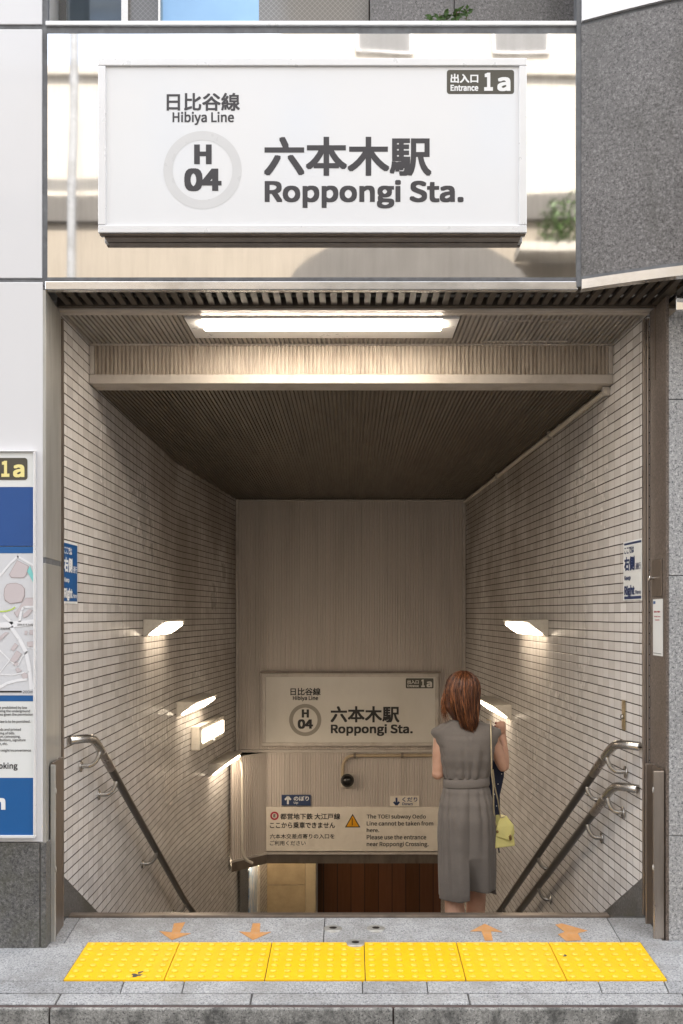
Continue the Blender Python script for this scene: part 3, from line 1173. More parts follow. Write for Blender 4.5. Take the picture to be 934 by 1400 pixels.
# security camera and its conduit
cc = at(475, 1067, YBH - .06)
sc_ = thing('security_camera', 'black dome camera on a small cream bracket under the station sign', 'camera', cc)
m_ = MB()
m_.box(cc.x - .062, cc.x + .062, YBH - .055, YBH - .008, cc.z - .075, cc.z + .065)
m_.build('bracket', M['conduit_white'], sc_, bevel=.012)
m_ = MB()
m_.lathe((cc.x, YBH - .056, cc.z), [(.058, 0), (.058, -.025), (.05, -.05), (.03, -.068), (.008, -.074)], 28, 0, 'y')
m_.build('dome', M['black_plastic'], sc_)
m_ = MB()
m_.lathe((cc.x, YBH - .056, cc.z), [(.066, .0), (.066, -.012), (.059, -.014)], 28, 0, 'y')
m_.build('collar', M['text_black'], sc_)
cd = MB()
Yc_ = YBH - .045
pts = [at(468.5, 1062, Yc_), at(468.5, 1050, Yc_)]
for k in range(1, 8):
    a = R(90 * k / 7)
    pts.append(at(468.5 + 15 * (1 - math.cos(a)), 1050 - 17 * math.sin(a), Yc_))
pts += [at(520, 1033, Yc_), at(600, 1032.5, Yc_), at(628, 1032.5, Yc_)]
cd.tube(pts, .0165, 10)
cdt = thing('cable_conduit', 'yellowish cable conduit bending down to the dome camera', 'conduit', pts[0])
cd.build('pipe', M['conduit'], cdt)
for px in (485, 550):
    m_ = MB()
    q = at(px, 1033, Yc_)
    m_.box(q.x - .012, q.x + .012, Yc_ - .02, YBH - .008, q.z - .024, q.z + .024)
    m_.build('clip', M['bronze'], cdt)
# white pipe at the left end of the bulkhead
cd = MB()
q = []
for px, py, Y in ((322, 1040, 9.50), (327, 1037, 9.50), (330.5, 1042, 9.52), (331.5, 1055, 9.54), (331.5, 1100, 9.54), (331.5, 1160, 9.54), (333, 1170, 9.54), (337, 1176, 9.56), (345, 1180, 9.6)):
    q.append(at(px, py, Y))
cd.tube(q, .015, 10)
tag(cd.build('vertical_conduit', M['conduit_white'], origin=q[0]), 'cream white pipe running down the left end of the bulkhead', 'conduit')
# pipe along the right wall under the ceiling
cd = MB()
q = []
for k in range(9):
    Y = YBM + .05 + (YB - YBM - .06) * k / 8
    q.append((xr(Y) - .018, Y, ZC0 + (ZC1 - ZC0) * (Y - YBM) / (YB - YBM) - .03))
cd.tube(q, .016, 10)
cpt = thing('ceiling_conduit', 'beige conduit along the right wall just under the dark ceiling', 'conduit', q[0])
cd.build('pipe', M['conduit_white'], cpt)
for k in (0, 2, 5):
    m_ = MB()
    p = Vector(q[k])
    m_.box(p.x - .02, p.x + .016, p.y, p.y + .03, p.z - .022, p.z + .022)
    m_.build('clip', M['trim'], cpt)


# ------------------------------------------------------------------ lamps
def wall_lamp(fx, sgn, Y0, length, ztop, label):
    """wedge lamp: closed housing on the wall, sloping diffuser facing down"""
    t_ = thing('wall_lamp', label, 'lamp', (fx(Y0), Y0, ztop), 'wedge shaped wall lamps over the stairs')
    Y1 = Y0 + length
    dx = (fx(Y1) - fx(Y0))
    D, H = .135 * sgn, .112
    p = lambda d_, h, Y: Vector((fx(Y0) + dx * (Y - Y0) / length + d_, Y, ztop + h))
    m_ = MB()
    prof = [(.001 * sgn, 0), (D, -.004), (D, -.016), (.1 * D, -H), (.001 * sgn, -H)]
    m_.prism([p(a_, b_, Y0) for a_, b_ in prof], (0, 0, 0), Vector((dx, length, 0)))
    m_.build('housing', M['lamp_body'], t_, bevel=.003)
    g_ = MB()
    # diffuser stands proud of the sloping face, as a bar with rounded ends
    nrm = Vector((H * sgn, 0, -abs(D))).normalized()
    e0, e1 = .12, .06
    a_ = Vector((D * .93, 0, -.024))
    b_ = Vector((D * .22, 0, -H * .86))
    q = []
    for Y, c0, c1 in ((Y0 + .035, .78, 1.0), (Y0 + .13, .0, 1.0), (Y1 - .09, .0, 1.0), (Y1 - .04, .12, .72)):
        q.append((Y, a_.lerp(b_, c0), a_.lerp(b_, c1)))
    ring_top = [p(o_.x, o_.z, Y) for Y, o_, _ in q] + [p(o_.x, o_.z, Y) for Y, _, o_ in reversed(q)]
    g_.prism(ring_top, nrm * .002, nrm * .016)
    g_.build('diffuser', M['lamp_glow'], t_, bevel=.004)
    return t_


wall_lamp(xl, 1, 6.47, .86, 1.358, 'wedge lamp on the left wall, the highest there, below the blue sign')
wall_lamp(xl, 1, 7.71, .86, .712, 'wedge lamp on the left wall just above the box lamp')
wall_lamp(xl, 1, 8.80, .84, .066, 'lowest wedge lamp on the left wall, at the corner of the end wall')
wall_lamp(xr, -1, 6.50, .86, 1.358, 'wedge lamp on the right wall, high above the handrails')
wall_lamp(xr, -1, 7.69, .86, .69, 'wedge lamp on the right wall partly behind the woman')

bt = thing('box_lamp', 'white box lamp with a lit window, between two wedge lamps on the left wall', 'lamp', (xl(8.19), 8.19, .27))
Y0, Y1, D = 8.19, 9.13, .075
m_ = MB()
dx = xl(Y1) - xl(Y0)
sh = Vector((dx, Y1 - Y0, 0))
X0 = xl(Y0)
m_.prism([(X0 + .004, Y0, .27), (X0 + D, Y0, .27), (X0 + D, Y0, .466), (X0 + .004, Y0, .466)], (0, 0, 0), sh)
m_.build('housing', M['lamp_body'], bt, bevel=.004)
m_ = MB()
fr = lambda t_, z, o=0: Vector((X0 + D + dx * t_ + o, Y0 + (Y1 - Y0) * t_, z))
m_.add([fr(.1, .32, .002), fr(.93, .32, .002), fr(.93, .425, .002), fr(.1, .425, .002), fr(.1, .32, .007), fr(.93, .32, .007), fr(.93, .425, .007), fr(.1, .425, .007)],
       [(0, 1, 2, 3), (4, 5, 6, 7), (0, 1, 5, 4), (1, 2, 6, 5), (2, 3, 7, 6), (3, 0, 4, 7)])
m_.build('diffuser', M['lamp_glow'], bt)
m_ = MB()
q = fr(.52, .295, .004)
m_.ell(q, .012, .012, .012)
m_.build('button', M['white_ink'], bt)

# recessed ceiling lamp
cl = thing('ceiling_lamp', 'long recessed ceiling lamp shining on the cross beam', 'lamp', (-.12, 4.85, ZS))
X0, X1, Y0, Y1 = -.775, .505, 4.63, 4.955
m_ = MB()
zt, zb_ = ZS - .012, ZS - .022
for bx in ((X0, X1, Y0, Y0 + .03), (X0, X1, Y1 - .19, Y1), (X0, X0 + .075, Y0 + .03, Y1 - .19), (X1 - .075, X1, Y0 + .03, Y1 - .19)):
    m_.box(*bx, zb_, zt + .01)
m_.build('frame', M['alu'], cl, bevel=.002)
m_ = MB()
m_.box(X0 + .076, X1 - .076, Y0 + .031, Y1 - .191, zb_ - .018, zt + .01)
m_.build('diffuser', M['tube_glow'], cl, bevel=.003)


# ------------------------------------------------------------------ handrails
def handrail(name, fx, sgn, Yst, zst, label, lower=False, off=.09, steel_end=True):
    off *= -sgn
    t_ = thing(name, label, 'handrail', (fx(Yst) + off, Yst, zst))
    P = lambda Y, z, o=1.0: Vector((fx(Y) + off * o, Y, z))
    bend = Yst + .20
    zb2 = zst - .02
    # curved steel end, turning back to the wall
    e = []
    rr = .0215
    for dY, dz, o in ((0, 0, .16), (.012, .001, .32), (.035, .002, .58), (.065, .001, .80), (.10, -.004, .94), (.14, -.014, .99), (.18, -.031, 1.0)):
        e.append(P(Yst + dY, zst + dz, o))
    z_e = zst - .031 - .02 * .5
    e.append(P(bend + .03, z_e - .012))
    e.append(P(bend + .10, z_e - .052))
    m_ = MB()
    m_.tube(e, rr, 16)
    sl = .577
    m_.build("end_bend", M["steel"], t_)
    m_ = MB()
    sleeve = [P(bend + .10 + .0, z_e - .052), P(bend + .30, z_e - .052 - .20 * sl)]
    m_.tube(sleeve, rr + .0015, 16)
    m_.build('joint_sleeve', M['steel_warm'], t_)
    m_ = MB()
    pts = []
    Y = bend + .30
    while Y < 9.3:
        pts.append(P(Y, z_e - .052 - (Y - bend - .10) * sl))
        Y += .25
    m_.tube(pts, rr, 16)
    m_.build('rail', M['rail_dark'], t_)
    for Yb in (Yst + .26, Yst + .62, Yst + 1.75, Yst + 2.9, Yst + 4.0):
        z = z_e - .052 - (Yb - bend - .10) * sl - rr
        if Yb < bend + .10:
            z = z_e - rr - .03
        m_ = MB()
        pts = []
        drop = .075
        for k in range(9):
            a = R(90 * k / 8)
            o = 1 - (1 - math.cos(a)) * .0 - math.sin(a) * .55 if False else None
            # quarter bend: straight down from rail then in to the wall
            dd = abs(off)
            x = off * (1 - .62 * (1 - math.cos(a)))
            zz = z + .01 - drop * math.sin(a) if k else z + .01
            pts.append(Vector((fx(Yb) + x, Yb - .02 * k / 8, zz)))
        pts.append(Vector((fx(Yb) + off * .04, Yb - .022, pts[-1].z)))
        m_.tube(pts, .0115, 10)
        m_.lathe((fx(Yb) + (.001 if sgn < 0 else -.008), Yb - .022, pts[-1].z), [(.03, 0), (.03, .005), (.026, .007)], 18, 0, 'x')
        m_.build('bracket', M['steel'], t_)
    return t_


handrail('handrail', xl, -1, 4.70, .795, 'single handrail on the left wall, dark pipe with a bent steel end')
handrail('handrail', xr, 1, 4.66, .772, 'upper of the two handrails on the right wall, dark pipe with steel end')
handrail('handrail', xr, 1, 4.70, .565, 'lower of the two handrails on the right wall, ending near the steel post', off=.075)

# ------------------------------------------------------------------ façade
YF = 4.27
bd = thing('station_building', 'white panelled building front with polished steel panel and windows above the entrance', 'building', (-1.8, 4.6, 0))
xj = at(62, 0, YF).x
zj1 = at(0, 383.5, YF).z
zj0 = at(0, 36.5, YF).z
zw = at(0, 1148, YF).z
jw = .014
xjc = at(61, 0, YF).x
# white panels left
for (z0, z1) in ((zw - .01, zj1 - .006), (zj1 + .010, zj0 - .010), (zj0 + .010, 7.0)):
    m_ = MB()
    if z0 < zj1 - 1:
        m_.box(-6, -1.322, YF, YF + .03, z0, z1)
    else:
        m_.box(-6, at(57.5, 0, YF).x, YF, YF + .03, z0, z1)
    m_.build('white_panel', M['white_panel'], bd, bevel=.003)
# sealant behind the joints
for bx_ in ((-6, at(65, 0, YF).x, YF + .006, YF + .028, zj1 - .02, 7.0),
            (at(65, 0, YF).x - .001, at(790, 0, YF).x, YF + .006, YF + .028, zj0 - .030, zj0 + .004),
            (at(65, 0, YF).x - .001, at(790, 0, YF).x, YF - .004, YF + .028, zj1 - .002, zj1 + .012),
            (at(788, 0, YF).x, at(797, 0, YF).x, YF - .012, YF + .05, zj1 - .03, 7.0)):
    m_ = MB()
    m_.box(*bx_)
    m_.build('joint_sealant', M['joint'], bd)
# polished panel
m_ = MB()
x0, x1 = at(65, 0, YF).x, at(789, 0, YF).x
m_.add([(x0, YF, zj1 + .012), (x1, YF, zj1 + .012), (x1, YF, zj0 - .03), (x0, YF, zj0 - .03)], [(0, 1, 2, 3)])
m_.box(x0, x1, YF + .001, YF + .02, zj1 + .012, zj0 - .03)
m_.build('steel_panel', M['mirror'], bd)
# bright bar along the bottom edge
m_ = MB()
m_.box(x0 - .01, x1 + .003, YF - .006, YF + .03, zj1 - .042, zj1 - .004)
m_.build('edge_bar', M['bar'], bd, bevel=.004)
# coping over the panel
m_ = MB()
m_.box(x0 - .008, x1, YF - .004, YF + .6, zj0 + .0045, zj0 + .024)
m_.build('coping', M['coping'], bd, bevel=.003)
# windows above
zc = zj0 + .024
YW = 4.62
wn2 = MB()
X = lambda px: at(px, 0, YW).x
wo = MB()
for (p0_, p1_) in ((45, 60), (83, 93), (168, 177), (218, 221)):
    wo.box(X(p0_), X(p1_), YW - .03, YW + .04, zc, 6.5)
wo.box(X(45), X(505), YW - .02, YW + .04, zc, zc + .012)
wfr = wo.build('window', M['steel'], bd)
for (p0_, p1_, mm) in ((60, 83, 'coping'), (93, 168, 'glass_dark'), (177, 218, 'glass_wire'), (221, 354, 'glass_blue'), (354, 504, 'glass_wire')):
    m_ = MB()
    m_.box(X(p0_), X(p1_), YW, YW + .012, zc + .012, 6.5)
    m_.build('pane', M[mm], wfr)
m_ = MB()
m_.box(X(506), X(620), YW - .02, YW + .1, zc, 6.5)
m_.box(X(621), X(860), YW - .02, YW + .1, zc, 6.5)
m_.build('granite_wall', M['granite_bay'], bd)
# curved granite bay on the right
ctrl = [(at(795, 0, 4.255).x, 4.255), (1.17, 4.165), (1.37, 4.082), (1.62, 4.02), (1.95, 3.98), (2.6, 3.97)]
curve = []
for i in range(len(ctrl) - 1):
    for k in range(6):
        t_ = k / 6
        p0_ = ctrl[max(i - 1, 0)]
        p1_, p2_ = ctrl[i], ctrl[i + 1]
        p3_ = ctrl[min(i + 2, len(ctrl) - 1)]
        f_ = lambda a, b, c, e: .5 * (2 * b + (c - a) * t_ + (2 * a - 5 * b + 4 * c - e) * t_ ** 2 + (3 * b - a - 3 * c + e) * t_ ** 3)
        curve.append((f_(p0_[0], p1_[0], p2_[0], p3_[0]), f_(p0_[1], p1_[1], p2_[1], p3_[1])))
curve.append(ctrl[-1])


def cy_(x):
    for (a, ya), (b, yb) in zip(curve, curve[1:]):
        if x <= b:
            return ya + (yb - ya) * (x - a) / (b - a)
    return curve[-1][1]


def band(mb, z0, z1, out, thick=.05, m=0):
    vs, fs = [], []
    for x, y in curve:
        vs += [(x, y - out, z0), (x, y - out, z1), (x, y - out + thick, z1), (x, y - out + thick, z0)]
    for i in range(len(curve) - 1):
        a, b2 = 4 * i, 4 * (i + 1)
        for k in range(4):
            k2 = (k + 1) % 4
            fs.append((a + k, a + k2, b2 + k2, b2 + k))
    e = 4 * (len(curve) - 1)
    fs += [(0, 1, 2, 3), (e, e + 1, e + 2, e + 3)]
    mb.add(vs, fs, m)


m_ = MB()
band(m_, zj1 + .012, zj0 - .006, 0)
m_.build('granite_bay', M['granite_bay'], bd)
m_ = MB()
band(m_, zj1 - .042, zj1 - .002, .006)
m_.build('edge_bar', M['bar'], bd)
m_ = MB()
band(m_, zj1 - .002, zj1 + .012, .001, .03)
m_.build('joint_sealant', M['joint'], bd)
m_ = MB()
band(m_, zj0 - .006, zj0 + .010, -.004, .03)
m_.build('joint_sealant', M['joint'], bd)
m_ = MB()
band(m_, zj0 + .010, zj0 + .13, .012, .05)
for i in range(0, len(curve)):
    pass
m_.box(curve[0][0], curve[0][0] + .09, curve[0][1] - .012, curve[0][1] + .06, zj0 + .131, 6.0)
fr2 = m_.build('window', M['alu'], bd)
m_ = MB()
band(m_, zj0 + .131, 6.0, -.01, .012)
m_.build('pane', M['glass_dark'], fr2)
# louvre grille under the façade edge
lt = thing('soffit_grille', 'brown slatted grille under the front edge of the facade', 'grille', (0, 4.4, 2.78))
ZL = CAMZ + 1.405
m_ = MB()
xg0, xg1 = -1.29, 2.3
k = int((xg1 - xg0) / .05)
for i in range(k):
    x = xg0 + .05 * i
    y_ = 4.29 if x < .97 else max(cy_(x), cy_(x + .027)) + .05
    m_.box(x, x + .027, y_, 4.50, ZL - .006, ZL + .012)
m_.build('slats', M['louvre'], lt, bevel=.001)
m_ = MB()
m_.box(-1.33, .985, 4.30, 4.56, ZL + .06, ZL + .09)
bk_ = [(x, y + .052, ZL + .06) for x, y in curve if x < 2.4]
m_.prism(bk_ + [(bk_[-1][0], 4.56, ZL + .06), (bk_[0][0], 4.56, ZL + .06)], (0, 0, 0), (0, 0, .03))
m_.build('backing', M['louvre'], lt)
m_ = MB()
m_.box(-1.33, 2.4, 4.502, 4.533, ZL - .012, ZL + .03)
m_.box(-1.30, .98, 4.301, 4.318, ZL - .004, ZL + .03)
m_.build('grille_frame', M['louvre'], lt, bevel=.002)

# mass of the building: upper storeys over and behind the entrance
m_ = MB()
m_.box(-14, 14, 4.75, 14, 6.5, 13.0)
m_.box(-14, 14, 4.66, 4.75, 6.5, 13.0)
m_.box(-14, -1.6, 4.72, 14, -.4, 6.5)
m_.box(1.62, 14, 4.72, 14, -.4, 6.5)
m_.box(-1.6, 1.62, 4.72, 14, 2.86, 6.5)
m_.box(-1.6, 1.62, 12.25, 14, -4.2, 2.86)
m_.build('upper_storeys', M['cream_wall2'], bd)

# plant on the coping
pw = thing('potted_plant', 'small leafy green plant growing on the ledge above the steel panel', 'plant', at(612, 27, 4.42))
m_ = MB()
lf = MB()
rnd = random.Random(3)
base = Vector((at(612, 0, 4.42).x, 4.42, zc))
for i in range(9):
    x = base.x + (i - 4) * .0165 + rnd.uniform(-.006, .006)
    h = rnd.uniform(.09, .14)
    tip = Vector((x + rnd.uniform(-.03, .03), base.y + rnd.uniform(-.05, .05), zc + h))
    m_.tube([(x, base.y, zc), ((x + tip.x) / 2 + .004, base.y, zc + h * .5), tip], .0022, 6)
    for k in range(9):
        a = rnd.uniform(0, 6.28)
        el = rnd.uniform(-.2, .9)
        d_ = Vector((math.cos(a) * math.cos(el), math.sin(a) * math.cos(el), math.sin(el)))
        o = tip.lerp(Vector((x, base.y, zc)), rnd.uniform(0, .35))
        L2 = rnd.uniform(.022, .04)
        s = d_.cross(Vector((0, 0, 1))).normalized() * L2 * .3
        lf.add([o, o + d_ * L2 * .5 + s, o + d_ * L2 + Vector((0, 0, -.004)), o + d_ * L2 * .5 - s], [(0, 1, 2), (0, 2, 3)])
m_.build('stem', M['stem'], pw)
lf.build('foliage', M['leaf'], pw, recalc=False)

# left pillar: jamb, granite base
jb = thing('left_jamb', 'grey metal door jamb left of the stairs, beside the white panels', 'door jamb', (-1.32, 4.4, 0))
jb.name = 'door_jamb'
m_ = MB()
ztop = ZL - .013
zjt = at(0, 766, YF).z
for (z0, z1) in ((zg(4.4) - .02, zjt - .012), (zjt + .012, ztop)):
    m_.prism([(-1.321, YF + .001, z0), (-1.309, YF + .001, z0), (-1.339, 4.60, z0), (-1.40, 4.60, z0), (-1.40, YF + .032, z0)], (0, 0, 0), (0, 0, z1 - z0))
m_.build('casing', M['jamb'], jb, bevel=.002)
m_ = MB()
m_.prism([(-1.322, YF + .003, zjt - .012), (-1.311, YF + .003, zjt - .012), (-1.341, 4.598, zjt - .012), (-1.40, 4.598, zjt - .012)], (0, 0, 0), (0, 0, .024))
m_.build('joint', M['joint'], jb)
m_ = MB()
m_.box(-1.345, -1.333, 4.601, 4.625, zg(4.6), ZS - .03)
m_.build('edge_strip', M['bronze'], jb)
gb = thing('plinth', 'dark grey granite plinth under the map board', 'plinth', (-1.6, YF, 0))
m_ = MB()
m_.box(-6, -1.335, YF - .004, YF + .1, zg(4.27) - .05, zw - .012)
m_.build('stone', M['granite_dark'], gb, bevel=.003)
m_ = MB()
m_.box(-1.331, -1.306, YF - .003, YF + .1, zg(4.27) - .05, zw - .012)
m_.build('corner_stone', M['granite_dark'], gb, bevel=.003)

# right pier
YP = 4.35
pr = thing('granite_pier', 'speckled grey granite pier right of the stairs with a brown inner side', 'pillar', (1.6, YP, 0))
xpr = at(911, 0, YP).x
zpj = [zg(4.35) - .05, at(0, 1143, YP).z, at(0, 787, YP).z, at(0, 546, YP).z, at(0, 430, YP).z]
for z0, z1 in zip(zpj, zpj[1:]):
    m_ = MB()
    m_.box(xpr + .012, 3.2, YP, YP + .3, z0 + .0015, z1 - .0015)
    m_.build('block', M['granite_pier'], pr, bevel=.002)
m_ = MB()
m_.box(xpr, xpr + .0115, YP + .001, 4.59, zpj[0], ZL - .013)
m_.build('inner_side', M['granite_brown'], pr)
m_ = MB()
m_.box(1.366, 1.3755, 4.592, 4.64, zg(4.6), ZS - .03)
m_.box(1.352, 1.364, 4.60, 4.625, zg(4.6), ZS - .03)
m_.build('edge_strip', M['steel_warm'], pr, bevel=.002)
m_ = MB()
m_.box(1.376, 1.40, 4.5, 4.52, 2.45, ZL - .015)
m_.build('bolt', M['bronze'], pr)
# glass-faced little box under the bay
q0, q1 = at(918, 430, 4.3), at(960, 399, 4.3)
dp = thing('steel_box', 'small polished steel box under the curved granite bay', 'box', q0)
m_ = MB()
m_.box(q0.x, q1.x, 4.24, 4.36, q0.z, q1.z + .01)
m_.build('shell', M['mirror'], dp, bevel=.003)
m_ = MB()
m_.box(q0.x - .01, q1.x, 4.235, 4.37, q1.z + .011, q1.z + .03)
m_.build('cap', M['bronze'], dp)


# flood barrier posts
def post(x0, x1, y0, y1, ztop_, mirror, label):
    t_ = thing('barrier_post', label, 'post', ((x0 + x1) / 2, (y0 + y1) / 2, zg(y0)))
    m_ = MB()
    s = 1 if not mirror else -1
    # U channel open to the stairs: outer flange in front, web, rear flange
    m_.box(x0, x1, y0, y0 + .012, zg(y0) - .01, ztop_ - .01)
    m_.build('front_flange', M['jamb'] if mirror else M['steel_warm'], t_, bevel=.004)
    m_ = MB()
    xi = x0 + .010 if not mirror else x0 - .012
    a_, b_ = sorted((xi, xi + (x1 - x0)))
    m_.box(a_, b_, y1 - .012, y1, zg(y1) - .01, ztop_)
    m_.build('rear_flange', M['steel_warm'], t_, bevel=.003)
    m_ = MB()
    if not mirror:
        m_.box(x1 - .01, x1, y0 + .013, y1 - .013, zg(y0) - .01, ztop_ - .003)
    else:
        m_.box(x0, x0 + .01, y0 + .013, y1 - .013, zg(y0) - .01, ztop_ - .003)
    m_.build('web', M['bronze'], t_)
    for z in (.28, .62):
        m_ = MB()
        xx = x0 if not mirror else x1
        m_.ell((xx, y0 + .005, z), .0045, .005, .014)
        m_.build('lug', M['jamb'], t_)


post(1.325, 1.374, 4.36, 4.52, at(0, 1049, 4.40).z, False, 'bronze steel barrier post at the foot of the speckled granite pier')
post(-1.3085, -1.286, 4.33, 4.50, at(0, 1041, 4.36).z, True, 'narrow grey steel barrier post at the foot of the left jamb')


# ------------------------------------------------------------------ map board
YM = YF - .012
mbd = thing('map_board', 'tall blue and white exit map board on the left white wall', 'map board', (at(20, 0, YM).x, YM, at(0, 1145, YM).z))
xR = at(49, 0, YM).x
xL = -2.2
a, b2 = at(0, 1145, YM), at(0, 616.5, YM)
m_ = MB()
m_.box(xL, xR, YM - .018, YF - .001, a.z, a.z + .012)
m_.box(xL, xR, YM - .018, YF - .001, b2.z - .006, b2.z)
m_.box(xR - .006, xR, YM - .018, YF - .001, a.z + .0125, b2.z - .0065)
m_.build('frame', M['alu'], mbd, bevel=.002)


def pan(name, y0, y1, mat, dy=0.0, x1=None, par=None):
    m_ = MB()
    p, q = at(0, y1, YM), at(x1 or 48, y0, YM)
    m_.box(xL + .004, (q.x if x1 else xR - .007), YM - dy - .003, YM - dy, p.z, q.z)
    return m_.build(name, M[mat], par or mbd)


pan('header', 618.5, 666, 'sign_white', .004)
pan('blue_band', 666.2, 746.5, 'blue_deep', .004)
pan('blue_band', 747.5, 756.5, 'blue', .004)
mpn = pan('map', 756.8, 950.5, 'map_ground', .004)
pan('blue_band', 950.8, 958.5, 'blue', .004)
nt2 = pan('rules_panel', 958.8, 1063, 'sign_white', .004)
lbp = pan('blue_band', 1063.2, 1143.5, 'blue', .004)
YT = YM - .009
m_ = MB()
p, q = at(-60, 656, YT), at(37.5, 626, YT)
rrect(m_, p.x, q.x, p.z, q.z, YT, .012)
xp = m_.build('exit_plate', M['plate_dark'], mbd)
t = MB()
px_text(t, '1', (2, 630, 13, 652), YT - .0012, 0, .016)
px_text(t, 'a', (18, 635, 33.5, 652.6), YT - .0012, 0, .012)
t.build('lettering', M['cream_ink'], xp)
# map contents
mm = lambda x, y: at(x / 6.364, 740 + y / 6.364, YT + .0005)
lay = {'map_road': [], 'map_block': []}
m_ = MB()


def poly(pts, m, lift=0.0):
    m_.add([mm(x, y) - Vector((0, lift, 0)) for x, y in pts], [list(range(len(pts)))], m)


def road(pts, wd, m=0, lift=.0003):
    for (x0, y0), (x1, y1) in zip(pts, pts[1:]):
        d_ = Vector((x1 - x0, y1 - y0))
        n_ = Vector((-d_.y, d_.x)).normalized() * wd / 2
        poly([(x0 + n_.x, y0 + n_.y), (x1 + n_.x, y1 + n_.y), (x1 - n_.x, y1 - n_.y), (x0 - n_.x, y0 - n_.y)], m, lift)


road([(-300, 740), (0, 735), (300, 705)], 52)
road([(95, 745), (170, 850), (225, 960), (255, 1100), (275, 1290)], 34)
road([(170, 700), (185, 600), (205, 570), (300, 565)], 22)
road([(30, 640), (70, 680), (110, 720)], 24)
road([(-100, 870), (0, 950), (80, 1030), (150, 1090)], 12)
road([(150, 1090), (190, 1010), (245, 950)], 10)
road([(80, 1040), (0, 1140), (-80, 1230)], 8)
road([(-80, 1150), (100, 1165), (250, 1135)], 9)
road([(-50, 1300), (60, 1235), (150, 1210), (235, 1200)], 24)
road([(230, 920), (300, 935)], 8)
road([(0, 300), (90, 190), (160, 130)], 18)
road([(150, 130), (300, 215)], 18)


def block(pts):
    poly(pts, 2, .0005)
    c_ = [sum(p[0] for p in pts) / len(pts), sum(p[1] for p in pts) / len(pts)]
    poly([(c_[0] + (x - c_[0]) * .955, c_[1] + (y - c_[1]) * .955) for x, y in pts], 1, .0008)


block([(150, 165), (250, 215), (232, 290), (205, 318), (100, 318), (80, 290)])
block([(60, 375), (90, 365), (140, 362), (190, 380), (215, 410), (215, 480), (190, 530), (90, 545), (45, 515), (33, 470), (40, 410)])
block([(225, 492), (300, 492), (300, 560), (210, 560), (190, 575), (150, 665), (122, 620), (150, 600)])
block([(200, 640), (250, 592), (288, 598), (240, 655), (205, 668)])
block([(0, 870), (0, 830), (45, 790), (78, 795)])
block([(92, 940), (130, 885), (160, 905), (122, 955)])
block([(85, 1040), (145, 950), (190, 980), (140, 1060)])
block([(115, 1075), (135, 1045), (165, 1060), (150, 1085)])
block([(135, 1110), (160, 1100), (192, 1128), (150, 1145)])
block([(185, 1160), (215, 1140), (245, 1160), (240, 1190), (200, 1195)])
block([(215, 780), (240, 778), (238, 815), (215, 812)])
block([(260, 775), (300, 772), (300, 815), (255, 810)])
block([(235, 875), (300, 870), (300, 920), (240, 915)])
poly([(262, 212), (302, 318), (302, 380), (237, 262)], 3, .0006)
road([(-120, 620), (0, 612), (60, 607), (105, 592), (133, 573)], 12, 4, .0007)
poly([(293, 850), (302, 835), (302, 885)], 5, .0009)
road([(-300, 1308), (190, 1308)], 14, 6, .0009)
m_.build('streets', [M['map_road'], M['map_block'], M['map_edge'], M['map_teal'], M['map_green'], M['map_lilac'], M['text_black']], mpn)
t = MB()


def mt(s, x0, y0, x1, y1, b_=.0):
    p_, q_ = mm(x0, y1) - Vector((0, .0012, 0)), mm(x1, y0) - Vector((0, .0012, 0))
    put_text(t, s, p_, EX, EZ, q_.x - p_.x, q_.z - p_.z, 0, b_)


for a_ in (('200m', 200, 1298, 292, 1322), ('日比谷線', 8, 748, 90, 770), ('首都高速3号渋谷線', 152, 716, 288, 736)):
    t = MB()
    mt(*a_)
    t.build('map_lettering', M['text_black'], mpn)
# rules text (only its right end is inside the photograph)
t = MB()
for s, x1, y in (('are prohibited by law', 37, 967), ('sticking the underground', 41, 971.7), ('unless given the permission', 45, 976.4), ('the law is to be punished.', 41.5, 986),
                 ('boards and printed', 28.5, 997), ('posting of bills.', 20.5, 1002), ('performance, canvassing,', 28, 1006.5), ('distributions, signature', 35, 1011.3),
                 ('collection, etc.', 10.5, 1016.2), ('which might inconvenience', 42.2, 1025.5)):
    q = at(x1, y + 2.2, YT)
    vs, fs = glyphs(s, .012)
    wd = max(v[0] for v in vs) - min(v[0] for v in vs)
    has_desc = any(ch in s for ch in 'gpqyj,')
    h_ = 4.6 if has_desc else 3.6
    hh = max(v[1] for v in vs) - min(v[1] for v in vs)
    sc2 = (h_ * YT / F) / hh
    put_text(t, s, (q.x - wd * sc2, YT + .001, q.z - (.9 * YT / F if has_desc else 0)), EX, EZ, wd * sc2, h_ * YT / F, 0, .004)
s = 'No smoking'
vs, fs = glyphs(s, .012)
q = at(24, 1053.5, YT)
wd = max(v[0] for v in vs) - min(v[0] for v in vs)
hh = max(v[1] for v in vs) - min(v[1] for v in vs)
sc2 = (11 * YT / F) / hh
put_text(t, s, (q.x - wd * sc2, YT + .001, q.z), EX, EZ, wd * sc2, 11 * YT / F, 0, .008)
t.build('lettering', M['text'], nt2)
t = MB()
px_text(t, 'n', (-8, 1091, 7.5, 1107), YT + .001, 0, .02)
t.build('lettering', M['white_ink'], lbp)


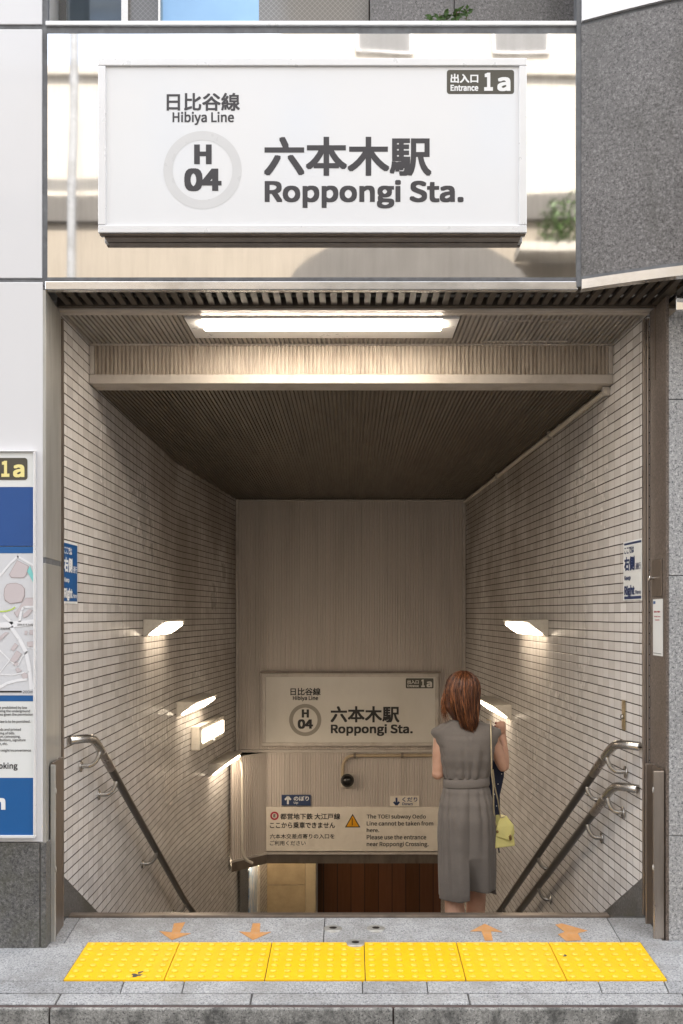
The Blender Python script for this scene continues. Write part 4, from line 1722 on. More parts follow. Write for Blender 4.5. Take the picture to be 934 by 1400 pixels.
# ------------------------------------------------------------------ keep right signs
def keep_right(fx, sgn, Yn, Yf_, zb2, zt2, plate, ink, label, border):
    """a thin plate on the tiled wall; Yn is the edge nearer the street"""
    t_ = thing('keep_right_sign', label, 'sign', (fx(Yn), Yn, zb2))
    ux = Vector((fx(Yf_) - fx(Yn), Yf_ - Yn, 0))
    W = ux.length
    ux.normalize()
    nrm = Vector((-sgn, 0, 0))
    o = Vector((fx(Yn), Yn, zb2))
    if sgn > 0:       # right wall: text runs from far edge to near edge
        o = Vector((fx(Yf_), Yf_, zb2))
        ux = -ux
    H = zt2 - zb2
    uy = Vector((0, 0, 1))
    m_ = MB()

    def pl_(x0, x1, y0, y1, d0, d1, m):
        pts = [o + ux * x0 + uy * y0, o + ux * x1 + uy * y0, o + ux * x1 + uy * y1, o + ux * x0 + uy * y1]
        m_.prism(pts, nrm * d0, nrm * d1, m)
    pl_(0, W, 0, H, .0005, .003, 0)
    if border == 'frame':
        e = .045 * W
        pl_(e, W - e * .6, e, H - e, .0032, .0042, 1)
    else:
        pl_(.06 * W, W * .94, .006, .02, .0032, .004, 1)
        pl_(.06 * W, W * .94, H - .018, H - .008, .0032, .004, 1)
    m_.build('plate', [M['sign_white'], M['blue_sign']] if border == 'frame' else [M['sign_white'], M['navy_ink']], t_)
    oo = o + nrm * .0048
    for nm, rows in (('japanese_lettering', (('ここでは', .08, .79, .5, .115, .008), ('右側', .07, .50, .55, .24, .014), ('通行', .67, .50, .26, .115, .004))),
                     ('english_lettering', (('Keep', .08, .325, .33, .09, .010), ('Right', .07, .045, .55, .21, .016), ('Here', .66, .095, .27, .07, .006)))):
        t = MB()
        for s_, x_, y_, w_, h_, b_ in rows:
            put_text(t, s_, oo + ux * (x_ * W) + uy * (y_ * H), ux, uy, w_ * W, h_ * H, 0, b_)
        t.build(nm, M[ink], t_)


keep_right(xl, -1, 4.62, 4.875, at(83, 825, 4.62).z, at(83, 738, 4.62).z, 'blue', 'white_ink', 'blue keep right sign with white letters on the left tiles', 'frame')
keep_right(xr, 1, 4.655, 4.94, at(875, 820, 4.655).z, at(875, 735.5, 4.655).z, 'white', 'navy_ink', 'white keep right sign with navy letters on the right tiles', 'line')

# small things on the right wall and pier
kp = thing('key_plate', 'narrow brass key switch plate on the right tiles above the handrail', 'switch plate', (xr(5.0), 5.0, .85))
m_ = MB()
Yk = 4.935
x = xr(Yk)
zk0, zk1 = at(850, 998, Yk).z, at(850, 957, Yk).z
m_.box(x - .006, x - .0005, Yk - .028, Yk + .028, zk0, zk1)
m_.build('plate', M['brass'], kp, bevel=.002)
m_ = MB()
m_.lathe((x - .016, Yk, zk0 + .065), [(.010, 0), (.012, .004), (.012, .010)], 16, 0, 'x')
m_.build('lock', M['steel'], kp)
lk = thing('lock_plate', 'brown lock plate with a steel knob on the inner side of the granite pier', 'lock', (xpr, 4.47, 1.5))
m_ = MB()
zk0, zk1 = at(900, 815, 4.47).z, at(900, 765, 4.47).z
m_.box(xpr - .006, xpr - .0005, 4.40, 4.54, zk0, zk1)
m_.build('plate', M['bronze'], lk, bevel=.002)
m_ = MB()
m_.tube([(xpr - .006, 4.51, (zk0 + zk1) / 2), (xpr - .022, 4.51, (zk0 + zk1) / 2)], .007, 12)
m_.ell((xpr - .026, 4.51, (zk0 + zk1) / 2), .007, .014, .014)
m_.build('knob', M['steel'], lk)
np_ = thing('paper_notice', 'white printed paper notice taped to the inner side of the granite pier', 'notice', (xpr, 4.47, 1.2))
m_ = MB()
Yn0, Yn1 = 4.395, 4.535
zn0, zn1 = at(902, 896.5, 4.46).z, at(902, 819, 4.46).z
m_.box(xpr - .002, xpr - .0004, Yn0, Yn1, zn0, zn1)
m_.build('paper', M['sign_white'], np_)
H = zn1 - zn0
W = Yn1 - Yn0
o = Vector((xpr - .003, Yn1, zn0))
m_ = MB()
q = lambda s, x0, y0, w_, h_, m: put_text(m_, s, o + Vector((0, -x0 * W, y0 * H)), (0, -1, 0), (0, 0, 1), w_ * W, h_ * H, m, .01)
q('防犯カメラ作動中', .14, .76, .62, .032, 1)
q('Security Camera', .14, .675, .66, .03, 1)
q('in Operation', .25, .615, .46, .03, 1)
m_.prism([o + Vector((0, -.06 * W, .915 * H)), o + Vector((0, -.28 * W, .915 * H)), o + Vector((0, -.28 * W, .965 * H)), o + Vector((0, -.06 * W, .965 * H))], (0, 0, 0), (-.0005, 0, 0), 2)
m_.prism([o + Vector((0, -.06 * W, .035 * H)), o + Vector((0, -.9 * W, .035 * H)), o + Vector((0, -.9 * W, .045 * H)), o + Vector((0, -.06 * W, .045 * H))], (0, 0, 0), (-.0005, 0, 0), 0)
m_.build('lettering', [M['text'], M['red'], M['blue']], np_)

# ------------------------------------------------------------------ the woman on the stairs
def capsule(mb, pts, rs, seg=16, flat=None):
    """tapered chain with round ends"""
    pts = [Vector(p) for p in pts]
    a, b = pts[0], pts[-1]
    d0 = (pts[0] - pts[1]).normalized()
    d1 = (pts[-1] - pts[-2]).normalized()
    P, Q = [], []
    for k in (1, .9, .6, .3):
        P.append(a + d0 * rs[0] * math.sin(R(90) * k))
        Q.append(rs[0] * max(.03, math.cos(R(90) * k)))
    P += pts
    Q += list(rs)
    for k in (.3, .6, .9, 1):
        P.append(b + d1 * rs[-1] * math.sin(R(90) * k))
        Q.append(rs[-1] * max(.03, math.cos(R(90) * k)))
    mb.tube(P, Q, seg, flat=flat)


def fuse(mb, name, mats, parent, voxel, smooth=4, fn=None, decimate=None):
    """one continuous surface out of overlapping forms"""
    tmp = mb.build('fuse_tmp', mats, None, origin=(0, 0, 0))
    md = tmp.modifiers.new('r', 'REMESH')
    md.mode = 'VOXEL'
    md.voxel_size = voxel
    md.use_smooth_shade = True
    sm = tmp.modifiers.new('s', 'SMOOTH')
    sm.factor = .5
    sm.iterations = smooth
    dg = bpy.context.evaluated_depsgraph_get()
    me = bpy.data.meshes.new_from_object(tmp.evaluated_get(dg))
    bpy.data.objects.remove(tmp)
    me.name = name
    if fn:
        for v in me.vertices:
            v.co = fn(v.co.copy())
    me.materials.clear()
    for m in (mats if isinstance(mats, (list, tuple)) else [mats]):
        me.materials.append(m)
    for p in me.polygons:
        p.use_smooth = True
        p.material_index = 0
    ob = bpy.data.objects.new(name, me)
    COL.objects.link(ob)
    ob.parent = parent
    return ob


def skin_mat():
    m, nt, b, L = new_mat('skin')
    n = nz(nt, coords(nt), 9, 4)
    L.new(ramp(nt, n, [(.3, (.54, .30, .205)), (.7, (.66, .395, .285))]), b.inputs['Base Color'])
    b.inputs['Roughness'].default_value = .48
    b.inputs['Subsurface Weight'].default_value = .08
    b.inputs['Subsurface Radius'].default_value = (.012, .005, .003)
    return m


def dress_mat():
    m, nt, b, L = new_mat('taupe_crepe_fabric')
    v = coords(nt)
    n = nz(nt, v, 5, 4)
    c = ramp(nt, n, [(.3, (.158, .138, .124)), (.7, (.190, .167, .150))])
    wv = nz(nt, coords(nt, (1, 1, .35)), 420, 2)
    c = mix(nt, 1, c, ramp(nt, wv, [(.3, .92), (.7, 1.05)]), 'MULTIPLY')
    L.new(c, b.inputs['Base Color'])
    b.inputs['Roughness'].default_value = .85
    b.inputs['Sheen Weight'].default_value = .15
    bump(nt, b, wv, .0006, .4)
    return m


def hair_mat():
    m, nt, b, L = new_mat('auburn_hair')
    v = coords(nt, (1, 1, .06))
    n = nz(nt, v, 110, 3, .7)
    n2 = nz(nt, v, 16, 2, .7)
    f = mth(nt, 'ADD', mth(nt, 'MULTIPLY', n, .6), mth(nt, 'MULTIPLY', n2, .4))
    L.new(ramp(nt, f, [(.40, (.032, .011, .006)), (.52, (.115, .038, .015)), (.64, (.25, .095, .038))]), b.inputs['Base Color'])
    b.inputs['Roughness'].default_value = .38
    b.inputs['Specular IOR Level'].default_value = .6
    b.inputs['Anisotropic'].default_value = .5
    return m


M['skin'] = skin_mat()
M['dress'] = dress_mat()
M['hair'] = hair_mat()
M['hair_light'] = simple('copper_hair_strand', (.30, .115, .046), .34, 0, .2, 30, (1, 1, .1))
M['hair_deep'] = simple('deep_brown_hair_strand', (.06, .02, .009), .36, 0, .2, 30, (1, 1, .1))
M['yellow_leather'] = simple('lemon_leather', (.86, .78, .30), .42, 0, .05, 14, bmp=.2, bscale=320)
M['chain'] = simple('pale_gold_strap', (.60, .50, .33), .4, .5, .12, 60)
M['gold'] = simple('gold_clasp', (.30, .20, .09), .3, .9, .1, 20)
M['denim'] = simple('navy_cloth', (.012, .018, .05), .8, 0, .25, 20, bmp=.2)
M['shoe'] = simple('dark_shoe_leather', (.05, .04, .035), .4)
M['nail'] = simple('dark_red_nail', (.14, .01, .02), .2)
M['lip'] = simple('lip', (.36, .10, .09), .4)
M['eye'] = simple('eye', (.05, .035, .03), .1)

PX, PY = 636, 5.62
PS = F / PY
FZ = -4 * RISE
wo_x = (PX - CX) * PY / F
woman = thing('person', 'woman in a belted grey dress with auburn hair walking down the stairs', 'person', (wo_x, PY, FZ))


def lp(px, py, y=0.0):
    """local point of the woman from photograph pixels at her own depth"""
    k = (PY + y) / F
    return Vector(((px - CX) * k - wo_x, y, CAMZ + (CY - py) * k - FZ))


# --- body
b_ = MB()
HC = lp(631.5, 951, .01)
capsule(b_, [(-.05, 0, .93), (-.03, .0, 1.08), (-.04, 0, 1.25), (-.05, 0, 1.35)], [.075, .06, .065, .06], 20)
capsule(b_, [(.05, 0, .93), (.04, .0, 1.08), (.045, 0, 1.25), (.055, 0, 1.35)], [.075, .06, .065, .06], 20)
capsule(b_, [(-.09, -.003, 1.375), (.09, -.003, 1.375)], [.032, .032])
capsule(b_, [(-.01, .0, 1.39), (HC.x * .6, .01, 1.47), (HC.x, .02, HC.z - .02)], [.046, .046, .050])
rot_h = Matrix.Rotation(R(6), 3, 'Y')
b_.ell(HC + Vector((0, -.012, .025)), .078, .096, .092, rot=rot_h)
b_.ell(HC + Vector((.0, .035, -.035)), .060, .066, .085, rot=rot_h)
b_.ell(HC + Vector((0, .06, -.085)), .028, .03, .026)
capsule(b_, [HC + Vector((0, .092, .012)), HC + Vector((0, .116, -.03))], [.010, .014], 10)
capsule(b_, [HC + Vector((-.02, .098, -.066)), HC + Vector((.02, .098, -.066))], [.009, .009], 10)
for s in (-1, 1):
    b_.ell(HC + Vector((s * .079, .0, -.012)), .012, .022, .032)
    capsule(b_, [HC + Vector((s * .018, .094, .022)), HC + Vector((s * .046, .086, .022))], [.009, .008], 8)
# legs, left one standing on the step, right one a step lower
capsule(b_, [(-.07, 0, .90), (-.068, .01, .70), (-.062, .015, .47), (-.058, -.012, .36), (-.052, -.008, .22), (-.048, .0, .10)], [.075, .072, .056, .056, .044, .034])
capsule(b_, [(.075, .01, .90), (.078, .05, .68), (.075, .10, .44), (.070, .10, .30), (.066, .13, .12), (.062, .15, -.06)], [.075, .070, .056, .055, .044, .034])
for fx_, fy_, fz_ in ((-.048, .0, 0), (.062, .15, -RISE)):
    capsule(b_, [(fx_, fy_ - .01, fz_ + .09), (fx_, fy_ + .05, fz_ + .075), (fx_, fy_ + .12, fz_ + .03), (fx_, fy_ + .165, fz_ + .022)], [.032, .032, .030, .020], 12)
# arms
LS, LE, LW = Vector((-.145, -.003, 1.350)), lp(598.5, 1058, .0), Vector((-.085, .20, 1.165))
RS_, RE, RW = Vector((.150, -.003, 1.350)), lp(688, 1047, .03), lp(686.5, 1003, .10)
capsule(b_, [LS, LS.lerp(LE, .35), LS.lerp(LE, .75), LE], [.034, .036, .033, .031])
capsule(b_, [LE, LE.lerp(LW, .3), LE.lerp(LW, .8), LW], [.034, .036, .026, .023])
capsule(b_, [RS_, RS_.lerp(RE, .4), RS_.lerp(RE, .8), RE], [.034, .037, .036, .033])
capsule(b_, [RE, RE.lerp(RW, .3), RE.lerp(RW, .8), RW], [.034, .036, .026, .022])
# right hand: closed round the bag strap at shoulder height
rh = RW + Vector((-.005, -.012, .028))
capsule(b_, [RW, rh, rh + Vector((-.002, -.01, .022))], [.022, .026, .026], 12)
nails = MB()
for i, ln in enumerate((1.0, 1.06, 1.0, .85)):
    k0 = rh + Vector((.016 - .002 * i, .002 + .001 * i, .034 - .0175 * i))
    k1 = k0 + Vector((-.014, -.028, .006)) * ln
    k2 = k1 + Vector((-.024, -.006, -.001)) * ln
    k3 = k2 + Vector((-.010, .016, -.004)) * ln
    capsule(b_, [k0, k1, k2, k3], [.0092, .0088, .008, .0068], 8)
    nails.ell(k3 + Vector((-.004, -.006, 0)), .0045, .005, .006)
t0 = rh + Vector((-.012, .012, .012))
capsule(b_, [rh, t0, t0 + Vector((-.018, -.008, .020)), t0 + Vector((-.022, -.022, .026))], [.014, .011, .0095, .007], 8)
# left hand: holding something small in front of the waist, fingers curled
lh = LW + Vector((.02, .05, .012))
capsule(b_, [LW, lh], [.022, .026], 12)
for i, ln in enumerate((.95, 1.05, 1.0, .82)):
    k0 = lh + Vector((.010, .018, .026 - .0175 * i))
    k1 = k0 + Vector((.020, .024, .002)) * ln
    k2 = k1 + Vector((.020, .002, -.006)) * ln
    k3 = k2 + Vector((.006, -.016, -.004)) * ln
    capsule(b_, [k0, k1, k2, k3], [.009, .0086, .008, .0068], 8)
capsule(b_, [lh, lh + Vector((.016, -.004, .028)), lh + Vector((.034, .006, .038)), lh + Vector((.048, .016, .036))], [.013, .011, .0095, .007], 8)
body = fuse(b_, 'body', [M['skin']], woman, .0045, 3)
nails.build('nails', M['nail'], woman, origin=(0, 0, 0))
bpy.data.objects[-1] if False else None
for s in (-1, 1):
    fx2 = MB()
    fx2.ell(HC + Vector((s * .031, .088, .006)), .012, .008, .006)
    fx2.build('eye', M['eye'], woman, origin=(0, 0, 0))
fx2 = MB()
fx2.ell(HC + Vector((0, .105, -.066)), .02, .006, .006)
fx2.build('lips', M['lip'], woman, origin=(0, 0, 0))
# shoes
for fx_, fy_, fz_ in ((-.048, .0, 0), (.062, .15, -RISE)):
    s = MB()
    capsule(s, [(fx_, fy_ - .018, fz_ + .080), (fx_, fy_ + .05, fz_ + .058), (fx_, fy_ + .12, fz_ + .020), (fx_, fy_ + .175, fz_ + .016)], [.033, .033, .034, .018], 14, .62)
    capsule(s, [(fx_, fy_ - .022, fz_ + .075), (fx_, fy_ - .03, fz_ + .012)], [.022, .012], 12)
    fuse(s, 'shoe', [M['shoe']], woman, .004, 3)

# --- dress
PROF = [(.425, .153, .104, .004, .0), (.50, .153, .114, .004, .0), (.60, .155, .118, .003, 0), (.70, .154, .120, .001, 0), (.80, .156, .124, .0, -.002),
        (.90, .153, .126, 0, -.004), (.98, .143, .116, 0, -.004), (1.05, .130, .100, 0, 0), (1.10, .117, .084, 0, 0), (1.13, .116, .083, 0, 0),
        (1.17, .124, .090, 0, 0), (1.25, .143, .102, 0, -.004), (1.30, .153, .103, 0, -.006), (1.345, .174, .097, 0, -.006), (1.382, .194, .086, 0, -.004), (1.396, .191, .080, 0, -.004), (1.420, .148, .072, -.002, 0), (1.438, .100, .066, -.006, .003), (1.452, .066, .058, -.008, .005)]
CXW = lp(637.5, 1100).x


def prof(z):
    if z <= PROF[0][0]:
        return PROF[0][1:]
    for p, q in zip(PROF, PROF[1:]):
        if z <= q[0]:
            t_ = (z - p[0]) / (q[0] - p[0])
            t_ = t_ * t_ * (3 - 2 * t_)
            return tuple(a + (c - a) * t_ for a, c in zip(p[1:], q[1:]))
    return PROF[-1][1:]


d_ = MB()
NT, NZ = 144, 150
z0_, z1_ = .445, 1.452
vs, fs = [], []
slit = CXW + .004
for j in range(NZ + 1):
    z = z0_ + (z1_ - z0_) * j / NZ
    a_, bb, ox, oy = prof(z)
    for i in range(NT):
        th = 2 * math.pi * i / NT          # th=0 towards +x, 3pi/2 towards the viewer (-y)
        c, s = math.cos(th), math.sin(th)
        n_ = 2.35
        k = (abs(c) ** n_ + abs(s) ** n_) ** (-1 / n_)
        # soft hanging folds in the skirt, gathered under the belt; loose blouson above it
        fold = 0.0
        if z < 1.09:
            w_ = min(1, (1.09 - z) / .10) * max(.25, 1 - (1.09 - z) / .75)
            fold += .0075 * w_ * math.sin(17 * th + 2.2 * math.sin(3 * th + z * 2))
            fold += .0085 * min(1, (1.09 - z) / .5) * math.sin(7 * th + 1.0 + z * 1.5)
        if z > 1.13:
            w_ = max(0, 1 - (z - 1.13) / .22)
            fold += .0085 * w_ * math.sin(15 * th + 1.4 * math.sin(4 * th)) + .008 * w_ * (1 - w_)
            fold += .0022 * math.sin(7 * th + z * 9)
        x = CXW + ox + (a_ + fold) * k * c
        y = oy + (bb + fold) * k * s
        if s < 0:
            # shallow centre back seam above, walking slit below
            xr_ = x - slit
            if z < .70:
                u = min(1, (.70 - z) / .25)
                if xr_ > 0:
                    # right panel swings forward with the leg, hollow next to the slit
                    y += u * (.085 * math.exp(-(xr_ / .070) ** 2) + .02)
                    if z < .56:
                        y += .06 * min(1, (.56 - z) / .06) * math.exp(-((xr_ - .06) / .05) ** 2) * 0
                else:
                    y -= u * .012 * math.exp(-(xr_ / .05) ** 2)
            else:
                y += .005 * math.exp(-(xr_ / .005) ** 2)
        zz = z
        if j == 0 or z < .5:
            # hem line: left back drops, right back lifted
            lift = .022 + .030 * (1 if (x - slit) > 0 and s < 0 else 0) + .012 * (1 - s) * 0
            dip = .014 * (1 if (x - slit) <= 0 else 0) * (1 - ((x - slit + .09) / .09) ** 2)
            zz = z + (lift - max(0, dip)) * (1 - (z - z0_) / (.5 - z0_)) if z < .5 else z
        vs.append((x, y, zz))
for j in range(NZ):
    for i in range(NT):
        i2 = (i + 1) % NT
        fs.append((j * NT + i, j * NT + i2, (j + 1) * NT + i2, (j + 1) * NT + i))
d_.add(vs, fs, 0, True)
dress = d_.build('dress', [M['dress']], woman, recalc=False, origin=(0, 0, 0))
sol = dress.modifiers.new('cloth', 'SOLIDIFY')
sol.thickness = .004
sol.offset = 1
# hem band stitched 4 cm above the edge
s = MB()
# belt
vs, fs = [], []
for j, z in enumerate((1.083, 1.088, 1.125, 1.130)):
    a_, bb, ox, oy = prof(z)
    for i in range(96):
        th = 2 * math.pi * i / 96
        c, q_ = math.cos(th), math.sin(th)
        k = (abs(c) ** 2.35 + abs(q_) ** 2.35) ** (-1 / 2.35)
        e = .013 if j in (1, 2) else .009
        vs.append((CXW + (a_ + e) * k * c, (bb + e) * k * q_, z + .006 * c))
for j in range(3):
    for i in range(96):
        i2 = (i + 1) % 96
        fs.append((j * 96 + i, j * 96 + i2, (j + 1) * 96 + i2, (j + 1) * 96 + i))
s.add(vs, fs, 0, True)
s.build('belt', [M['dress']], woman, recalc=False, origin=(0, 0, 0)).modifiers.new('t', 'SOLIDIFY').thickness = .004

# --- hair: a full under-layer and many strands
h = MB()
h.ell(HC + Vector((.002, -.018, .040)), .088, .106, .092, rot=rot_h, nu=28, nv=18)
capsule(h, [HC + Vector((-.004, -.045, .03)), HC + Vector((.008, -.055, -.06)), HC + Vector((.022, -.06, -.135))], [.082, .084, .058], 22, .75)
capsule(h, [HC + Vector((-.05, -.02, .03)), HC + Vector((-.055, -.03, -.06)), HC + Vector((-.035, -.035, -.11))], [.05, .046, .03], 16)
capsule(h, [HC + Vector((.055, -.02, .03)), HC + Vector((.062, -.03, -.06)), HC + Vector((.06, -.04, -.13))], [.046, .044, .026], 16)
hair = fuse(h, 'hair', [M['hair']], woman, .006, 6)
st_ = MB()
rnd = random.Random(11)
crown = HC + Vector((-.012, -.02, .132))
for i in range(1500):
    ph = rnd.uniform(R(-215), R(35))      # around the back, leaves the face free
    d2 = Vector((math.cos(ph), math.sin(ph), 0))
    r_ = 1 + rnd.gauss(0, .035)
    A = Vector((.093 * d2.x, .108 * d2.y, 0)) * r_
    # down over the skull, then hanging, ends swept to the right and slightly in
    zend = -.155 + rnd.uniform(-.022, .05) - .02 * max(0, d2.x) + (.045 if d2.x < -.6 else 0) - .02 * max(0, -d2.y)
    sweep = .026 + .03 * max(0, -d2.y)
    wv = rnd.uniform(-.006, .006)
    pts = []
    t0_ = rnd.uniform(.0, .5) ** 1.4
    for k in range(11):
        t_ = t0_ + (1 - t0_) * k / 10
        if t_ < .45:
            a = R(90) * t_ / .45
            p = Vector((A.x * math.sin(a), A.y * math.sin(a) - .018, .040 + .096 * math.cos(a) * r_))
        else:
            u = (t_ - .45) / .55
            inn = 1 - .10 * u - .16 * u * u
            p = Vector((A.x * inn + sweep * u * u, A.y * inn - .018 - .012 * math.sin(u * 3), .040 + (zend - .040) * u))
            p.x += wv * math.sin(u * 5 + ph * 3)
            p.y += wv * math.cos(u * 4 + ph * 5)
        pts.append(HC + rot_h @ p)
    w_ = rnd.uniform(.0011, .0028)
    st_.tube(pts, [w_ * .6] + [w_] * 7 + [w_ * .8, w_ * .5, w_ * .15], 4, rnd.choice((0, 0, 0, 1, 2, 2)), caps=False)
# windblown locks on the left
for i in range(90):
    z = rnd.uniform(-.03, .05)
    A = Vector((-.080, rnd.uniform(-.05, .03), z + .02))
    B = Vector((-.112 + rnd.uniform(-.012, .012), -.02 + rnd.uniform(-.02, .02), z * .5 - .02))
    C_ = Vector((-.118 + rnd.uniform(-.02, .03), -.03 + rnd.uniform(-.02, .02), -.06 + rnd.uniform(-.03, .03)))
    D_ = Vector((-.085 + rnd.uniform(-.03, .02), -.03, -.12 + rnd.uniform(-.04, .03)))
    pts = []
    for k in range(9):
        t_ = k / 8
        p = A * (1 - t_) ** 3 + B * 3 * t_ * (1 - t_) ** 2 + C_ * 3 * t_ * t_ * (1 - t_) + D_ * t_ ** 3
        pts.append(HC + p)
    w_ = rnd.uniform(.0008, .0018)
    st_.tube(pts, [w_] * 6 + [w_ * .7, w_ * .4, w_ * .15], 4, rnd.choice((0, 1, 1)), caps=False)
so2 = st_.build('strands', [M['hair'], M['hair_light'], M['hair_deep']], hair, recalc=False, origin=(0, 0, 0))

# put every piece of the woman under her origin (they were modelled round it)
for o in list(woman.children) + [c for ch in woman.children for c in ch.children]:
    o.location = (0, 0, 0)

# --- shoulder bag: strap, flap bag; navy cloth bag under the arm
def wp(px, py, y):
    return lp(px, py, y) + Vector((wo_x, PY, FZ))


bag_o = wp(685, 1158, .02)
bag = thing('shoulder_bag', 'small lemon yellow flap bag hanging on a thin strap from the woman', 'handbag', bag_o)
m_ = MB()
# body: a wedge box turned a quarter away
cb = wp(687, 1139, .03)
rz = Matrix.Rotation(R(28), 3, 'Z')
W, D, H = .142, .06, .115


def bx(u, v, z):
    return cb + rz @ Vector((u, v, 0)) + Vector((0, 0, z))


pr_ = [bx(-W / 2, -D / 2, -.075), bx(W / 2, -D / 2, -.075), bx(W / 2, D / 2, -.075), bx(-W / 2, D / 2, -.075)]
up = [bx(-W * .42, -D * .32, .045), bx(W * .42, -D * .32, .045), bx(W * .42, D * .32, .045), bx(-W * .42, D * .32, .045)]
m_.add(pr_ + up, [(3, 2, 1, 0), (4, 5, 6, 7), (0, 1, 5, 4), (1, 2, 6, 5), (2, 3, 7, 6), (3, 0, 4, 7)])
m_.build('pouch', M['yellow_leather'], bag, bevel=.008)
m_ = MB()
fl = [bx(-W * .46, -D * .40, -.005), bx(-W * .40, -D * .44, .045), bx(-.02, -D * .15, .098), bx(.02, -D * .15, .098), bx(W * .40, -D * .44, .045), bx(W * .46, -D * .40, -.005), bx(.01, -D * .60, -.032)]
bk = [p + rz @ Vector((0, .045, 0)) for p in fl[1:5]]
m_.add([p + rz @ Vector((0, -.004, 0)) for p in fl], [(0, 1, 4, 5, 6), (1, 2, 3, 4)])
f1 = [p + rz @ Vector((0, -.004, 0)) for p in fl[1:5]]
m_.add(f1 + bk, [(0, 4, 5, 1), (1, 5, 6, 2), (2, 6, 7, 3), (4, 7, 6, 5)])
fo = m_.build('flap', M['yellow_leather'], bag, weld=True)
md = fo.modifiers.new('t', 'SOLIDIFY')
md.thickness = .004
md = fo.modifiers.new('b', 'BEVEL')
md.width = .003
m_ = MB()
c_ = bx(.024, -D * .60 - .006, -.02)
m_.ell(c_, .008, .006, .017)
m_.tube([bx(.015, -D * .55 - .01, -.012), bx(.034, -D * .5 - .01, -.03)], .004, 8)
m_.build('clasp', M['gold'], bag)
m_ = MB()
m_.ell(bx(-W * .40, -D * .5, .02), .007, .006, .008)
m_.build('strap_ring', M['gold'], bag)
m_ = MB()
sh_ = wp(671, 985, -.055)
pts = [wp(666, 984, .02), sh_, wp(671.5, 1010, -.104), wp(672.5, 1060, -.088), wp(674.5, 1075, -.075), wp(675.5, 1120, -.05), bx(-W * .40, -.02, .045)]
m_.tube(pts, .0042, 8)
pts = [wp(674, 1052, -.082), wp(676.5, 1075, -.06), wp(681, 1095, -.03), wp(684.5, 1118, .0), bx(.01, -.01, .095)]
m_.tube(pts, .0036, 8)
m_.build('strap', M['chain'], bag)
nv = thing('navy_bag', 'dark navy cloth bag held under the right arm of the woman', 'bag', wp(680, 1110, .1))
m_ = MB()
a_ = [wp(672, 1040, .11), wp(690, 1042, .14), wp(689.5, 1062, .15), wp(684, 1088, .13), wp(684, 1120, .12), wp(674, 1128, .10), wp(668, 1090, .10)]
m_.prism(a_, (0, 0, 0), (0, .07, 0))
m_.build('cloth', M['denim'], nv, bevel=.012)
m_ = MB()
for px, py in ((676, 1086), (681, 1072), (679, 1102), (686, 1058), (675, 1112)):
    m_.ell(wp(px, py, .098 + .0012 * (px - 672)), .0035, .0035, .0035, 0, 8, 6)
m_.build('beads', M['white_ink'], nv)
m_ = MB()
m_.tube([wp(681, 1152, .10), wp(682.5, 1166, .10)], .004, 8)
m_.build('tassel', M['denim'], nv)

# ------------------------------------------------------------------ across the street (seen as a reflection in the steel panel)
ob = thing('opposite_building', 'cream rendered building across the street, seen reflected in the polished steel panel', 'building', (0, -9, 0))
m_ = MB()
m_.box(-16, 14, -15, -9.0, -.4, 8.3)
m_.build('lower_wall', M['cream_wall'], ob)
m_ = MB()
m_.box(-16, 14, -15, -8.9, 8.305, 8.75)
m_.build('string_course', M['grey_band'], ob)
m_ = MB()
m_.box(-16, 14, -15, -9.05, 8.755, 10.9)
m_.box(-16, 14, -15, -8.95, 10.905, 11.05)
m_.build('upper_wall', M['cream_wall2'], ob)
for i in range(9):
    for z in (1.2, 4.4):
        x = -14 + i * 3.1
        f_ = MB()
        f_.box(x - .7, x + .7, -9.04, -8.97, z, z + 1.7)
        fr_ = f_.build('window', M['steel'], ob)
        f_ = MB()
        f_.box(x - .64, x + .64, -8.968, -8.96, z + .06, z + 1.64)
        f_.build('pane', M['glass_dark'], fr_)
up_ = thing('utility_pole', 'grey utility pole across the street, seen reflected in the polished steel panel', 'pole', (-4.4, -7.2, -.09))
m_ = MB()
m_.tube([(-4.4, -7.2, -.2), (-4.4, -7.2, 12.5)], [.085, .06], 16)
m_.build('shaft', M['granite_pave2'], up_)
m_ = MB()
m_.box(-5.1, -3.7, -7.24, -7.16, 11.4, 11.5)
m_.build('cross_arm', M['steel'], up_)

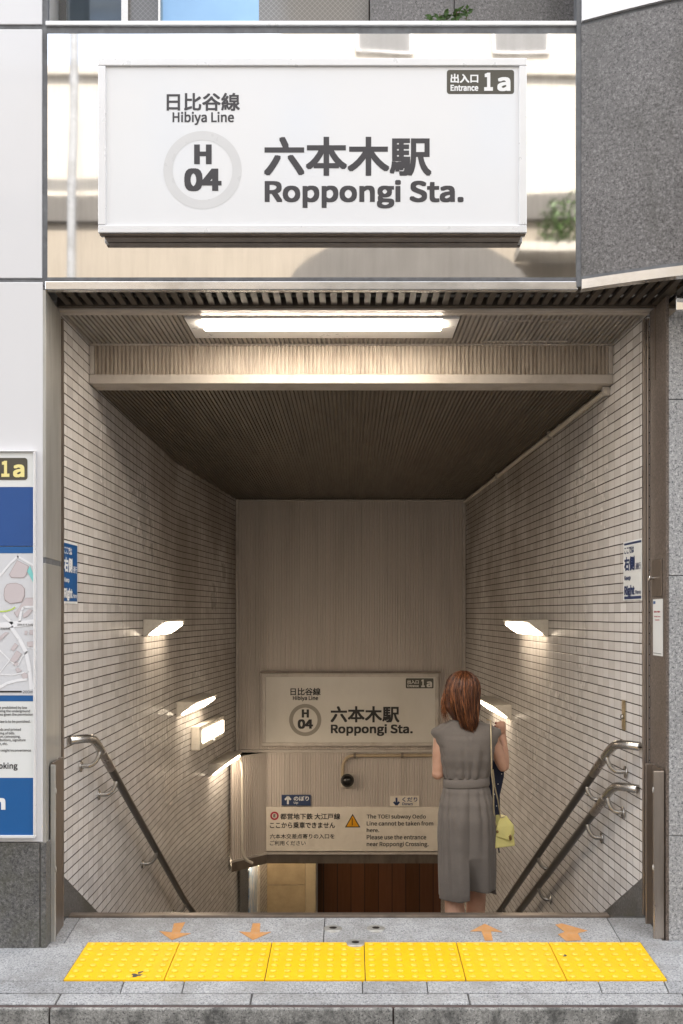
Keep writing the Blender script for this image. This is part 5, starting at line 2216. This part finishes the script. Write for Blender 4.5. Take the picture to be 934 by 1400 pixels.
# arched grey roof of a shop front and balcony plants: both only show as reflections in the panel
m_ = MB()
pts = []
for k in range(17):
    a = math.pi * k / 16
    pts.append((1.0 + 2.1 * math.cos(a), -8.98, 6.9 + 1.0 * math.sin(a)))
m_.prism(pts, (0, 0, 0), (0, .5, 0))
m_.build('arched_canopy', M['grey_band'], ob)
for x, z0, z1 in ((-3.1, 9.0, 10.6), (2.5, 9.0, 10.6), (-.9, 9.0, 10.6)):
    f_ = MB()
    f_.box(x - .45, x + .45, -9.06, -9.0, z0, z1)
    fr_ = f_.build('window', M['steel'], ob)
    f_ = MB()
    f_.box(x - .4, x + .4, -8.998, -8.99, z0 + .05, z1 - .05)
    f_.build('pane', M['glass_blue'], fr_)
m_ = MB()
m_.box(2.9, 4.6, -8.9, -8.3, 7.55, 7.7)
m_.build('balcony', M['cream_wall2'], ob)
sh_ = thing('balcony_shrub', 'green shrub on a balcony across the street, seen reflected in the polished steel panel', 'plant', (3.7, -8.6, 7.7))
lf = MB()
rnd = random.Random(5)
for i in range(420):
    a = rnd.uniform(0, 6.28)
    r = rnd.random() ** .6
    p = Vector((3.7 + .46 * r * math.cos(a), -8.6 + .3 * r * math.sin(a), 7.72 + rnd.random() ** 1.4 * 1.1 * (1 - .5 * r)))
    d_ = Vector((rnd.gauss(0, 1), rnd.gauss(0, 1), rnd.gauss(.4, 1))).normalized()
    q = d_.cross(Vector((.3, .2, 1))).normalized() * .03
    lf.add([p, p + d_ * .05 + q, p + d_ * .12, p + d_ * .05 - q], [(0, 1, 2, 3)])
lf.build('foliage', M['leaf'], sh_, recalc=False)

# taller right part of the same building
m_ = MB()
m_.box(-1.2, 14, -15, -9.1, 10.9, 13.2)
m_.box(-1.3, 14, -15, -9.0, 13.205, 13.35)
m_.build('upper_wall', M['cream_wall2'], ob)
for x in (.6, 3.0, 5.4):
    f_ = MB()
    f_.box(x - .5, x + .5, -9.11, -9.04, 11.35, 12.7)
    fr_ = f_.build('window', M['steel'], ob)
    f_ = MB()
    f_.box(x - .45, x + .45, -9.038, -9.03, 11.4, 12.65)
    f_.build('pane', M['glass_wire'], fr_)
